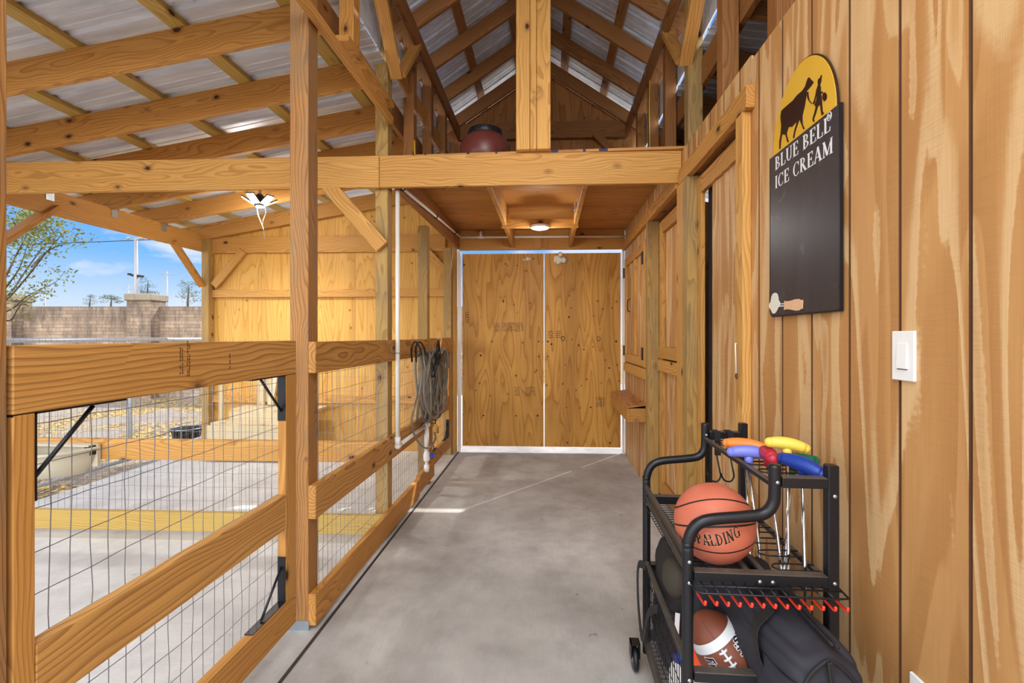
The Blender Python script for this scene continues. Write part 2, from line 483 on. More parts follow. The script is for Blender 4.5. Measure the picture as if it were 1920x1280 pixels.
def soccer():
    m, t = newmat('soccer_skin')
    tc = t.node('ShaderNodeTexCoord').outputs['Object']
    vo = t.node('ShaderNodeTexVoronoi', ins={'Vector': tc, 'Scale': 13.0})
    col = t.node('ShaderNodeSeparateColor', ins={0: vo.outputs['Color']}).outputs[0]
    c = t.ramp(col, [(0, srgb(236, 236, 232)), (.62, srgb(236, 236, 232)), (.63, srgb(30, 30, 32)), (.84, srgb(30, 30, 32)), (.85, srgb(228, 84, 50))], 'CONSTANT')
    t.out(c, .4)
    return m
M['soccer'] = soccer()
M['orange_plastic'] = plain('orange_plastic', srgb(255, 84, 22), .4, 0, .05, 12)
M['white_paint'] = plain('white_paint', srgb(236, 238, 240), .5, 0, .02, 12)
M['navy_paint'] = plain('navy_paint', srgb(20, 30, 52), .5, 0, .05, 12)
M['black_ink'] = plain('black_ink', srgb(22, 18, 18), .5, 0, .05, 12)
M['tan_ink'] = plain('tan_ink', srgb(222, 160, 110), .5, 0, .05, 12)
M['stamp_ink'] = plain('stamp_ink', srgb(70, 44, 30), .7, 0, .05, 12)
for nm, c in (('club_orange', (238, 140, 62)), ('club_violet', (116, 128, 222)), ('club_red', (176, 36, 58)), ('club_yellow', (238, 208, 84)),
              ('club_green', (10, 104, 84)), ('club_blue', (22, 58, 150))):
    M[nm] = plain(nm, srgb(*c), .42, 0, .05, 20)
M['sign_yellow'] = plain('sign_yellow', srgb(226, 178, 60), .22, 0, .03, 8)
M['sign_brown'] = plain('sign_brown', srgb(44, 22, 20), .3, 0, .05, 8)
def slate():
    m, t = newmat('chalkboard')
    tc = t.node('ShaderNodeTexCoord').outputs['Object']
    n = t.noise(t.vmath('MULTIPLY', tc, (1, 14, 1.4)), 1, 3, .6)
    sm = t.noise(tc, 9, 4, .7, 1.2)
    c = t.mix(n, srgb(40, 38, 42), srgb(66, 64, 70))
    c = t.mix(t.ramp(sm, [(.62, (0, 0, 0)), (.72, (.35, .35, .35))]), c, srgb(120, 118, 122))
    t.out(c, .38, 0, None, spec=.4)
    return m
M['slate'] = slate()
M['sign_white'] = plain('sign_white', srgb(232, 232, 234), .4, 0, .02, 8)
M['cream'] = plain('cream', srgb(232, 230, 214), .4, 0, .06, 60)
M['wood_handle'] = plain('wood_handle', srgb(230, 186, 146), .4, 0, .1, 30)
M['trough'] = plain('trough', srgb(206, 198, 176), .5, 0, .1, 12)
M['barrel'] = plain('barrel', srgb(104, 48, 40), .35, 0, .15, 8)
M['trim_white'] = plain('trim_white', srgb(238, 232, 226), .5, 0, .03, 12)
M['yellow_cord'] = plain('yellow_cord', srgb(230, 180, 40), .5, 0, .03, 12)
def brick():
    m, t = newmat('brick_wall')
    tc = t.node('ShaderNodeTexCoord').outputs['Object']
    s = t.node('ShaderNodeSeparateXYZ', ins={0: tc})
    uv = t.node('ShaderNodeCombineXYZ', ins={0: t.math('ADD', s.outputs[0], s.outputs[1]), 1: s.outputs[2], 2: 0.0}).outputs[0]
    b = t.node('ShaderNodeTexBrick', ins={'Vector': uv, 'Color1': srgb(190, 166, 142), 'Color2': srgb(162, 138, 116), 'Mortar': srgb(130, 118, 106),
        'Scale': 1.0, 'Mortar Size': .008, 'Brick Width': .30, 'Row Height': .085, 'Mortar Smooth': .3})
    n = t.noise(t.vmath('MULTIPLY', tc, (5, 5, 1.6)), 1.0, 5, .65)
    top = t.math('MULTIPLY', t.ramp(n, [(.40, (0, 0, 0)), (.66, (1, 1, 1))]), .8)
    c = t.mix(top, b.outputs[0], srgb(98, 86, 76))
    lich = t.ramp(t.noise(t.vmath('MULTIPLY', tc, (9, 9, 1.2)), 1, 4, .6), [(.5, (0, 0, 0)), (.7, (.6, .6, .6))])
    zz = t.math('GREATER_THAN', s.outputs[2], .78)
    c = t.mix(t.math('MULTIPLY', t.math('ADD', lich, .25), zz), c, srgb(90, 80, 74))
    t.out(c, .9, 0, b.outputs[1], -.4, .004)
    return m
M['brick'] = brick()
M['cap_stone'] = plain('cap_stone', srgb(150, 140, 122), .9, 0, .35, 8, bump=.3)
def yard():
    m, t = newmat('leafy_soil')
    tc = t.node('ShaderNodeTexCoord').outputs['Object']
    big = t.noise(tc, .8, 4, .6, .5)
    leaf = t.node('ShaderNodeTexVoronoi', ins={'Vector': tc, 'Scale': 26.0})
    lc = t.node('ShaderNodeSeparateColor', ins={0: leaf.outputs['Color']}).outputs[0]
    c = t.ramp(lc, [(0, srgb(104, 86, 68)), (.3, srgb(168, 132, 86)), (.55, srgb(224, 184, 116)), (.8, srgb(120, 118, 100)), (.92, srgb(168, 176, 92))], 'CONSTANT')
    g = t.mix(t.noise(tc, 40, 4, .7), srgb(130, 118, 108), srgb(176, 166, 154))
    c = t.mix(t.ramp(big, [(.4, (0, 0, 0)), (.55, (1, 1, 1))]), g, c)
    t.out(c, .95, 0, t.math('ADD', leaf.outputs['Distance'], t.noise(tc, 60, 3)), .5, .02, .2)
    return m
M['yard'] = yard()
M['leaf_green'] = plain('leaf_green', srgb(112, 116, 50), .5, 0, .5, 6)
M['leaf_dark'] = plain('leaf_dark', srgb(72, 86, 52), .6, 0, .5, 2)
M['bark'] = plain('bark', srgb(86, 74, 64), .9, 0, .4, 12)
M['pole_steel'] = plain('pole_steel', srgb(150, 150, 152), .5, .4, .1, 2)
def emit(name, col, strength):
    m, t = newmat(name)
    e = t.node('ShaderNodeEmission', ins={0: col, 1: strength})
    o = t.node('ShaderNodeOutputMaterial'); t.l.new(e.outputs[0], o.inputs[0])
    return m
M['led'] = emit('led', (1, .97, .92, 1), 22)
M['deck_edge'] = plain('deck_edge', srgb(176, 128, 76), .8, 0, .4, 30)
M['blue_marks'] = plain('blue_marks', srgb(34, 48, 86), .7, 0, .3, 30)
# ================================================================ SETTING
def struct(o): o['kind'] = 'structure'; return o
m = MB(); m.box((-1.30, -3.0, -.12), (4.4, 5.96, 0)); struct(m.build('floor', M['concrete'], fixn=False))
m = MB(); m.box((-4.51, -3.0, -.12), (-1.302, 5.95, 0)); struct(m.build('floor', M['concrete_light'], fixn=False))
m = MB(); m.box((-1.128, -3.0, -.02), (-1.112, 5.66, .0025)); struct(m.build('floor_joint', M['joint'], fixn=False))
m = MB(); m.box((-60, -40, -.30), (60, 80, -.055)); struct(m.build('ground', M['yard'], fixn=False))
m = MB(); m.box((-2.6, 5.97, -.2), (4.0, 14.0, -.005)); struct(m.build('ground_slab', M['concrete_light'], fixn=False))

SL = 0.165
def zl(X): return 2.72 + SL * (X + 4.37)           # underside of the lean-to rafters, open side
def zr(X): return 2.72 + SL * (4.25 - X)           # the same over the closed rooms
XR = -.08
def zg(X): return 4.775 - .665 * abs(X - XR)       # underside of the high roof rafters

def roof_sheet(name, x0, z0, x1, z1, y0, y1, parent=None):
    """ribbed steel sheet; ribs run down the slope"""
    mb = MB(); ys = []; y = y0
    while y < y1:
        for dy, h in ((0, .019), (.022, .019), (.034, 0), (.10, 0), (.104, .004), (.118, .004), (.122, 0), (.17, 0), (.174, .004), (.188, .004), (.192, 0), (.216, 0)):
            ys.append((y + dy, h))
        y += .2286
    ys.append((y, .019))
    vs = []; fs = []
    for x, z in ((x0, z0), (x1, z1)):
        for yy, h in ys: vs.append((x, yy, z + h))
    for x, z in ((x0, z0), (x1, z1)):
        for yy, h in ys: vs.append((x, yy, z + h + .002))
    n = len(ys)
    for i in range(n-1):
        fs.append((i, i+1, n+i+1, n+i)); fs.append((2*n+i, 3*n+i, 3*n+i+1, 2*n+i+1))
    mb.add(vs, fs)
    return mb.build(name, M['roof'], parent)
up = .188 + .040
struct(roof_sheet('ceiling_lean_to', -4.95, zl(-4.95)+up, -1.2, zl(-1.2)+up, -.55, 6.2))
struct(roof_sheet('ceiling_lean_to', 4.85, zr(4.85)+up, 1.06, zr(1.06)+up, -.55, 6.2))
gu = .14/math.cos(math.atan(.665)) + .047
struct(roof_sheet('ceiling_ridge', XR-1.42, zg(XR-1.42)+gu, XR-.005, zg(XR)+gu, -.55, 6.15))
struct(roof_sheet('ceiling_ridge', XR+1.42, zg(XR+1.42)+gu, XR+.005, zg(XR)+gu, -.55, 6.15))

# ---- walls
def wallpoly(name, pts, Y0, mat, t=.012, parent=None):
    mb = MB()
    n = len(pts)
    vs = [(x, cy(Y0, x), z) for x, z in pts] + [(x, cy(Y0, x) + t, z) for x, z in pts]
    mb.add(vs, [tuple(range(n)), tuple(range(n, 2*n))[::-1]] + [(i, (i+1) % n, (i+1) % n + n, i+n) for i in range(n)])
    return mb.build(name, mat, parent)
seams = [-4.42, -3.66, -2.44, -1.14]
wb = None
for i in range(3):
    a, b = seams[i], seams[i+1] - .003
    o = wallpoly('wall_back', [(a, 0.0), (b, 0.0), (b, zl(b)+.02), (a, zl(a)+.02)], 5.68, M['wall_ply'])
    struct(o)
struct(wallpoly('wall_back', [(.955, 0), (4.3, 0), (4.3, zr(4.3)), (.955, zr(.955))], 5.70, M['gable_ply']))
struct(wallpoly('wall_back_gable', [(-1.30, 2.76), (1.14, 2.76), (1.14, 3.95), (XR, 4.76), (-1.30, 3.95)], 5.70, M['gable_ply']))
m = MB(); m.box((4.3, -.5, 0), (4.32, 5.8, 2.75)); struct(m.build('wall_right_outer', M['gable_ply']))
m = MB(); m.box((.96, -.62, 0), (4.3, -.6, 3.2)); struct(m.build('wall_front', M['gable_ply']))
SX = .94
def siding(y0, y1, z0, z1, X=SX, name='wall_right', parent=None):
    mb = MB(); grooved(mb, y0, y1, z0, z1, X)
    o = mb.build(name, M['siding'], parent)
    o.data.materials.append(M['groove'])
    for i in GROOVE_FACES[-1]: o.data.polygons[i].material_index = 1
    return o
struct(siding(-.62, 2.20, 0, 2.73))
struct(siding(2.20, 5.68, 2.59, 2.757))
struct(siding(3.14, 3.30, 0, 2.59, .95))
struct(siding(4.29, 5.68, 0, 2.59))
for sx, xx in ((-1, -1.235), (1, 1.075)):
    mb = MB(); mb.box((min(xx, xx+sx*.012), -.5, 3.55), (max(xx, xx+sx*.012), 5.68, 3.90))
    struct(mb.build('wall_clerestory', M['roof']))

def bd(name, a, b, w, h, mat, label, cat, group=None, up=(0, 0, 1), parent=None):
    o = board(name, a, b, w, h, M[mat], parent, up)
    if label: tag(o, label, cat, group, 'thing')
    return o

# ---- lean-to rafters (open side)
RY = [5.58, 4.98, 4.39, 3.79, 3.20, 2.61, 2.01, 1.42]
RL = ['sloping pine rafter fixed along the top of the plywood end wall',
      'sloping pine rafter next in front of the end wall rafter',
      'sloping pine rafter just behind the clustered LED shop light',
      'sloping pine rafter between the shop light and the long cross beam',
      'sloping pine rafter directly above the long cross beam of the lean-to',
      'sloping pine lean-to rafter with a large round knot, second from the camera',
      'sloping pine lean-to rafter nearest the camera crossing the top corner',
      'sloping pine lean-to rafter overhead just behind the camera']
for i, y in enumerate(RY[:7]):
    dz = -.055 if i == 0 else 0
    o = bd('rafter', (-4.75, cy(y, -4.75), zl(-4.75)+.094+dz), (-1.30, cy(y, -1.30), zl(-1.30)+.094+dz), .038, .185, 'pine', RL[i], 'rafter', 'lean-to rafters')
PX = [(-4.62, 'outermost'), (-4.05, 'second'), (-3.44, 'third'), (-2.83, 'fourth'), (-2.18, 'fifth'), (-1.52, 'innermost')]
for x, w in PX:
    bd('purlin', (x, -.5, zl(x)+.209), (x, 6.1, zl(x)+.209), .089, .038, 'treated_yellow',
       'flat pine purlin under the lean-to roof sheets, %s counting in from the eave' % w, 'purlin', 'lean-to purlins', up=(-SL, 0, 1))
eb = bd('eave_beam', (-4.39, -.5, 2.63), (-4.39, 5.66, 2.63), .038, .215, 'pine_bright', 'long pine eave beam carrying the rafters above the open sky side', 'beam')
bd('corner_post', (-4.325, 5.47, 0), (-4.325, 5.47, 2.74), .094, .094, 'treated', 'pale corner post where the eave beam meets the plywood end wall', 'post', up=(1, 0, 0))
bd('eave_post', (-4.325, 3.155, 0), (-4.325, 3.155, 2.74), .094, .094, 'treated', 'eave post carrying the lean-to beam at the outer end of the cross fence', 'post', up=(1, 0, 0))
bd('knee_brace', (-4.37, 4.98, 2.56), (-4.37, 5.44, 2.08), .038, .089, 'pine', 'knee brace between the eave beam and the pale corner post', 'brace', up=(1, 0, 0))
bd('knee_brace', (-4.39, 3.13, 2.02), (-4.39, 3.72, 2.60), .038, .12, 'pine', 'knee brace rising to the eave beam at the edge of the picture', 'brace', up=(1, 0, 0))
# hurricane ties along the eave beam
def tie(p, s, label, side=1):
    mb = MB()
    mb.cbox(V(p)+V((0, 0, -.03)), .002, .045*s, .08*s); mb.cbox(V(p)+V((-.02*side, .022*s, .03*s)), .042*s, .002, .07*s)
    for dz in (-.05, -.02): mb.cbox(V(p)+V((.002*side, .01, dz*s)), .003, .006, .006)
    return tag(mb.build('hurricane_tie', M['galv']), label, 'metal bracket', 'rafter ties', 'thing')
for y, l in zip(RY[1:5], ['small steel rafter tie nearest the corner post on the eave beam', 'steel rafter tie second from the corner post on the eave beam',
                          'steel rafter tie third from the corner post on the eave beam', 'steel rafter tie just under the long cross beam at the eave']):
    tie((-4.368, cy(y, -4.37)+.03, 2.735), 1.5, l, 1)

# ---- right lean-to framing seen through the studs
for i, y in enumerate([4.98, 4.39, 3.79, 3.20, 2.61, 2.01]):
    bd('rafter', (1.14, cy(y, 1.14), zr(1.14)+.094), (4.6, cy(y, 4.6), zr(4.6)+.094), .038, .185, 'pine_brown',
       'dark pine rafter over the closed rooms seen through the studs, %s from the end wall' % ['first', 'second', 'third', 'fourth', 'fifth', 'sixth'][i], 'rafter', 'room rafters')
for x, w in ((1.5, 'beside the aisle studs'), (2.15, 'further in over the rooms')):
    bd('purlin', (x, -.5, zr(x)+.209), (x, 6.0, zr(x)+.209), .089, .038, 'pine_brown', 'flat purlin above the closed rooms, %s' % w, 'purlin', 'room purlins', up=(SL, 0, 1))
bd('ledger', (1.09, -.5, 3.30), (1.09, 5.68, 3.30), .038, .19, 'pine_brown', 'long ledger board behind the studs above the sign wall', 'ledger')
bd('ledger', (-1.294, -.5, 3.30), (-1.294, 5.66, 3.30), .038, .19, 'pine_brown', 'long ledger board carrying the lean-to rafters behind the posts', 'ledger')
bd('girt', (-1.20, 3.37, 3.56), (-1.20, 5.66, 3.56), .038, .14, 'pine', 'short girt between the studs above the loft on the lean-to side', 'board')
bd('plate_board', (-1.175, 2.50, 3.146), (-1.175, 3.27, 3.146), .092, .036, 'pine', 'short flat plate under the hanging stud with pinkish underside', 'board')
bd('plate_board', (-1.15, .4, 3.03), (-1.15, 3.26, 3.03), .036, .05, 'pine', 'flat pine board with pale underside running to the second aisle post', 'board')

# ---- high gable: plates, studs, rafters
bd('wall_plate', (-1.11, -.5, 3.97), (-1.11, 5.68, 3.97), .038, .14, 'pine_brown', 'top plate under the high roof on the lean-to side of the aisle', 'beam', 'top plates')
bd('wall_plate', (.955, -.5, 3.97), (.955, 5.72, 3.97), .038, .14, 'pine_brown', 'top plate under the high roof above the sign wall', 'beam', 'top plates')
def stud(x0, x1, y, z0, z1, label, mat='pine_brown', s=.089):
    return bd('stud', ((x0+x1)/2, y+s/2, z0), ((x0+x1)/2, y+s/2, z1), s, abs(x1-x0), mat, label, 'stud', 'aisle wall studs', up=(1, 0, 0))
stud(-1.22, -1.131, 2.57, 3.166, 4.04, 'short stud hanging above the fence with its sawn end showing', 'pine')
for y, l in ((3.76, 'stud on the loft edge nearest the second aisle post'), (4.34, 'stud on the loft edge behind the red barrel'), (4.94, 'stud on the loft edge closest to the gable wall, lean-to side')):
    stud(-1.22, -1.131, y, 2.78, 4.04, l)
for y, l in ((2.03, 'narrow stud rising from the siding nearest the camera'), (2.64, 'dark grained stud above the door header with a black knot'),
             (3.89, 'stud with dark knot just behind the tall green-tinged post'), (4.49, 'stud beyond the post with a yellow cord down it'), (5.09, 'stud beside the gable wall above the shutter')):
    stud(.976, 1.065, y, 2.756, 4.04, l)
bd('wall_plate', (1.02, -.6, 2.735), (1.02, 5.68, 2.735), .09, .038, 'pine_brown', 'flat plate along the top of the sign wall under the studs', 'beam')
bd('aisle_post', (1.03, 3.33, 2.74), (1.03, 3.33, 4.04), .094, .1, 'treated', 'tall green-tinged post rising from the loft beam above the sign wall', 'post', up=(1, 0, 0))
for sx, xp, w in ((-1, -1.12, 'lean-to'), (1, .965, 'sign wall')):
    bd('knee_brace', (xp-.03*sx*0, 3.30, 3.36), (xp, 2.72, 3.98), .038, .089, 'pine', 'knee brace leaning towards the camera off the tall post, %s side' % w, 'brace', 'high knee braces', up=(1, 0, 0))
    bd('knee_brace', (xp, 3.36, 3.42), (xp, 3.80, 3.92), .038, .089, 'pine', 'short knee brace between tall post and top plate, %s side' % w, 'brace', 'high knee braces', up=(1, 0, 0))
GY = [5.60, 5.07, 4.47, 3.87, 3.27]
gl = ['against the plywood gable', 'first out from the gable', 'second out from the gable', 'third out from the gable', 'fourth out, over the loft beam']
for i, y in enumerate(GY):
    for s, w in ((-1, 'lean-to'), (1, 'sign wall')):
        xe = XR + s*1.30; x0 = XR + s*.02
        off = .07 / math.cos(math.atan(.665)) - (.06 if i == 0 else 0)
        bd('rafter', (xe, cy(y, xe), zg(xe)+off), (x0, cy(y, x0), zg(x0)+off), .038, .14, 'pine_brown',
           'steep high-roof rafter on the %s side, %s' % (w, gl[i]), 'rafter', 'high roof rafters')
        if 0 < i < 4:
            tie((XR + s*(1.03 if s < 0 else 1.013), cy(y, xe)-.03, 4.03), 1.1, 'steel tie on the %s side plate at the rafter %s' % (w, gl[i]), -s)
for s, w in ((-1, 'lean-to'), (1, 'sign wall')):
    for dx, q in ((.28, 'near the ridge'), (.76, 'halfway down the slope'), (1.22, 'near the plate')):
        x = XR + s*dx
        zz = zg(x) + .14/math.cos(math.atan(.665)) + .022
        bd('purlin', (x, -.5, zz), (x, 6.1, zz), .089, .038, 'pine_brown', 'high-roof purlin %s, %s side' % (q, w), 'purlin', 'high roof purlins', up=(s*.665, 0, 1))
bd('ridge_board', (XR, -.5, 4.86), (XR, 6.1, 4.86), .038, .18, 'pine_brown', 'ridge board along the peak of the high roof', 'beam')
bd('gable_board', (-1.1, cy(5.64, -1.1), 3.99), (.94, cy(5.64, .94), 3.99), .038, .2, 'pine_brown', 'wide board across the gable wall above the loft', 'board')
bd('gable_brace', (.57, cy(5.6, .57), 3.93), (.86, cy(5.6, .86), 3.62), .038, .089, 'pine_brown', 'short diagonal brace low on the gable wall behind the loft', 'brace')

# ---- centre mast of three boards
yc = cy(3.27, -.1) - .045
mast = empty('king_post', (-.1, yc, 2.76), 'tall triple board post standing on the loft beam under the ridge', 'post')
board('board', (-.178, yc, 2.765), (-.178, yc, 4.9), .045, .096, M['pine_bright'], mast, (1, 0, 0))
board('board', (-.105, yc, 2.765), (-.105, yc, 4.9), .045, .044, M['pine_bright'], mast, (1, 0, 0))
board('board', (-.032, yc, 2.765), (-.032, yc, 4.9), .045, .096, M['pine_bright'], mast, (1, 0, 0))

# ---- loft
BY = 3.276
bd('cross_beam', (-4.42, cy(BY, -4.42), 2.645), (-1.226, cy(BY, -1.226), 2.645), .038, .228, 'pine_bright', 'long pine cross beam over the open stall, running to the eave', 'beam')
bd('cross_beam', (-1.222, cy(BY, -1.222), 2.645), (.935, cy(BY, .935), 2.645), .038, .228, 'pine_bright', 'knotty pine beam along the front edge of the loft', 'beam')
for i, (a, b) in enumerate(((3.262, 4.45), (4.454, 5.66))):
    o = MB().box((-1.22, a, 2.760), (.97, b, 2.778)).build('loft_deck_sheet', M['loft_ply'])
    tag(o, ['plywood deck sheet at the front of the loft', 'plywood deck sheet at the gable end of the loft'][i], 'plywood deck', 'loft deck', 'thing')
    if i == 0:
        mb = MB()
        for u, w in ((745, .03), (771, .02), (793, .015), (876, .02), (930, .014), (1040, .05), (1130, .06), (1095, .02)):
            x = (u-1028)*CS*3.26/F
            mb.box((x-w/2, 3.2595, 2.761), (x+w/2, 3.2615, 2.777))
        mb.build('edge_stain', M['blue_marks'], o)['kind'] = 'stuff'
bd('loft_side_beam', (-1.12, 3.30, 2.645), (-1.12, 5.60, 2.645), .038, .228, 'pine_brown', 'side beam of the loft above the fence with the PVC pipe on it', 'beam')
bd('loft_back_beam', (-1.10, cy(5.62, -1.1), 2.635), (.93, cy(5.62, .93), 2.635), .038, .245, 'pine', 'beam directly over the plywood double doors', 'beam')
for x, w in ((-.135, 'wide'), (-.035, 'narrow')):
    bd('cleat', (x, cy(5.59, x), 2.53), (x, cy(5.59, x), 2.70), .02, .09 if w == 'wide' else .06, 'pine', '%s upright cleat on the beam over the double doors' % w, 'cleat', up=(1, 0, 0))
bd('joist', (-.43, 3.295, 2.648), (-.43, 5.60, 2.648), .038, .222, 'pine', 'loft joist with its dark side facing the round light, fence side', 'joist', 'loft joists')
bd('joist', (.268, 3.31, 2.648), (.268, 5.62, 2.648), .038, .222, 'pine', 'loft joist with a grey metal bracket on it', 'joist', 'loft joists')
bd('blocking', (-.46, 4.47, 2.556), (.295, 4.49, 2.556), .038, .085, 'pine', 'short board across the loft joists holding the round light', 'board')
pk = empty('puck_light', (-.08, 4.40, 2.514), 'round white LED puck light glowing under the loft', 'light')
MB().lathe([(.088, 2.492), (.092, 2.514)], Matrix.Translation((-.08, 4.40, 0)), 32).build('housing', M['white_plastic'], pk)
MB().lathe([(.001, 2.486), (.07, 2.487), (.084, 2.492)], Matrix.Translation((-.08, 4.40, 0)), 32).build('lens', M['led'], pk)
bk = MB().cbox((.243, 4.13, 2.61), .006, .17, .05).cbox((.238, 4.19, 2.62), .012, .03, .03).build('metal_bracket', M['galv'])
tag(bk, 'grey steel slide bracket fixed on a loft joist', 'metal bracket', None, 'thing')

# ---- aisle posts
def post(x0, x1, y0, y1, z0, z1, mat, label, cat='post'):
    return bd('aisle_post', ((x0+x1)/2, (y0+y1)/2, z0), ((x0+x1)/2, (y0+y1)/2, z1), abs(y1-y0), abs(x1-x0), mat, label, cat, 'aisle posts', up=(1, 0, 0))
post(-1.275, -1.18, .80, .905, 0, 4.0, 'post_pine', 'post at the very edge of the picture beside the gate latch side')
p1 = post(-1.275, -1.18, 2.157, 2.251, .045, 4.04, 'post_pine', 'large dark-stained post in front where gate and fence meet')
bs = MB().box((-1.28, 2.151, 0), (-1.175, 2.256, .048)).build('post_base', M['galv'], p1)
post(-1.275, -1.18, 3.272, 3.366, 0, 4.04, 'treated', 'greenish post behind the diagonal brace beside the white pipe')
p3 = post(-1.275, -1.18, 4.368, 4.462, 0, 2.535, 'treated', 'post behind the coiled hose at the far gate')
post(-1.275, -1.18, 5.47, 5.58, 0, 2.53, 'treated', 'post beside the plywood double doors at the fence end')
bd('diagonal_brace', (-1.625, 3.222, 2.575), (-1.205, 3.232, 2.10), .038, .105, 'pine_bright', 'diagonal brace from the cross beam down onto the greenish post', 'brace', up=(0, 0, 1))

# ---- end wall girts
for z, h, l in ((2.612, .205, 'wide board across the top of the plywood end wall'), (1.992, .095, 'narrow girt across the middle of the plywood end wall'), (.65, .095, 'low girt across the plywood end wall seen through the mesh')):
    bd('wall_girt', (-4.28, cy(5.655, -4.28), z), (-1.28, cy(5.655, -1.28), z), .038, h, 'pine_bright', l, 'girt')
bd('wall_brace', (-4.24, cy(5.62, -4.24), 2.09), (-3.86, cy(5.62, -3.86), 2.53), .038, .1, 'pine_bright', 'diagonal brace on the end wall beside the corner post', 'brace')
bd('wall_brace', (-1.53, cy(5.62, -1.53), 2.53), (-1.22, cy(5.62, -1.22), 2.20), .038, .09, 'pine_bright', 'diagonal brace on the end wall beside the double doors', 'brace')

# ================================================================ GATES AND FENCES
def wire_mesh(name, org, udir, L, z0, z1, parent, du=.05, dz=.102, r=.0012, wob=.004, seed=1):
    rr = random.Random(seed); mb = MB(); org = V(org); ud = V(udir).normalized(); nd = V((ud.y, -ud.x, 0))
    n = int(L/du)
    for i in range(n+1):
        u = i*du; pts = []
        k = max(3, int((z1-z0)/.12))
        for j in range(k+1):
            z = z0 + (z1-z0)*j/k
            pts.append(org + ud*(u + rr.uniform(-wob, wob)) + nd*rr.uniform(-wob, wob)*.5 + V((0, 0, z)))
        mb.tube(pts, r, 4, cap=False)
    nz = int((z1-z0)/dz)
    for j in range(nz+1):
        z = z0 + j*dz; k = max(4, int(L/.1)); pts = []
        for i in range(k+1):
            pts.append(org + ud*(L*i/k) + V((0, 0, z + rr.uniform(-wob, wob)*.8)))
        mb.tube(pts, r, 4, cap=False)
    return mb.build(name, M['wire'], parent, fixn=False)

def gate(name, y0, y1, label, group=None, near=True):
    g = empty(name, (-1.2, y0, 0), label, 'gate', group)
    w = .038; xa, xb = -1.218, -1.18; xm = (xa+xb)/2
    sw = .045 if near else .085
    board('top_rail', (xm, y0, 1.352), (xm, y1, 1.352), w, .155, M['rail_pine'], g)
    board('stile', (xm, y0+sw/2, .25), (xm, y0+sw/2, 1.274), sw, w, M['pine'], g, (1, 0, 0))
    board('stile', (xm, y1-.0425, .25), (xm, y1-.0425, 1.274), .085, w, M['pine'], g, (1, 0, 0))
    board('middle_rail', (xm, y0+sw+.001, .658), (xm, y1-.086, .658), w, .155, M['rail_pine'], g)
    board('bottom_rail', (xm, y0, .18), (xm, y1, .18), w, .14, M['pine'], g)
    wire_mesh('wire_mesh', (xa-.004, y0+.01, 0), (0, 1, 0), y1-y0-.02, .12, 1.42, g, seed=int(y0*10)+3)
    for yc_, s in ((y0+sw, 1), (y1-.085, -1)):
        for zc_, t in ((1.274, -1), (.25, 1)):
            mb = MB()
            mb.box((xa+.001, min(yc_, yc_+s*.004), min(zc_, zc_+t*.205)), (xb-.001, max(yc_, yc_+s*.004), max(zc_, zc_+t*.205)))
            ya, yb = (yc_-s*(sw if s > 0 else .085), yc_+s*.23) if t < 0 else (yc_, yc_+s*.23)
            mb.box((xa+.001, min(ya, yb), min(zc_, zc_+t*.004)), (xb-.001, max(ya, yb), max(zc_, zc_+t*.004)))
            b = mb.build('corner_bracket', M['black'], g)
            MB().tube([(xm, yc_+s*.006, zc_+t*.16), (xm, yc_+s*.15, zc_+t*.008)], .0055, 8).build('strut', M['black'], b)
    return g
g1 = gate('stall_gate', .915, 2.05, 'large pine and wire mesh gate closest to the camera')
g2 = gate('stall_gate', 4.49, 5.44, 'small far pine gate behind the hose beside the double doors', near=False)
f1 = empty('rail_fence', (-1.16, 2.157, 0), 'three-rail pine fence with wire mesh carrying the white pipe', 'fence')
xm = -1.161
board('top_rail', (xm, 2.157, 1.345), (xm, 5.40, 1.345), .038, .155, M['rail_pine'], f1)
board('middle_rail', (xm, 2.157, .630), (xm, 4.47, .630), .038, .165, M['rail_pine'], f1)
board('bottom_rail', (xm, 2.157, .10), (xm, 3.98, .10), .038, .155, M['pine'], f1)
board('bottom_rail', (xm, 3.985, .125), (xm, 4.50, .125), .038, .155, M['pine'], f1)
wire_mesh('wire_mesh', (-1.183, 2.26, 0), (0, 1, 0), 1.0, .03, 1.40, f1, seed=5)
wire_mesh('wire_mesh', (-1.183, 3.37, 0), (0, 1, 0), 1.0, .03, 1.40, f1, seed=6)
f2 = empty('cross_fence', (-2.8, 3.2, 0), 'low cross fence of two pine boards and mesh through the stall', 'fence')
board('rail', (-4.42, cy(3.238, -4.42), .617), (-1.185, cy(3.238, -1.185), .617), .038, .15, M['pine_bright'], f2)
board('rail', (-4.42, cy(3.238, -4.42), .092), (-1.185, cy(3.238, -1.185), .092), .038, .14, M['treated_yellow'], f2)
d = V((1, KC, 0)).normalized()
wire_mesh('wire_mesh', (-4.42, cy(3.262, -4.42), 0), d, 3.12, .03, 1.43, f2, seed=8)

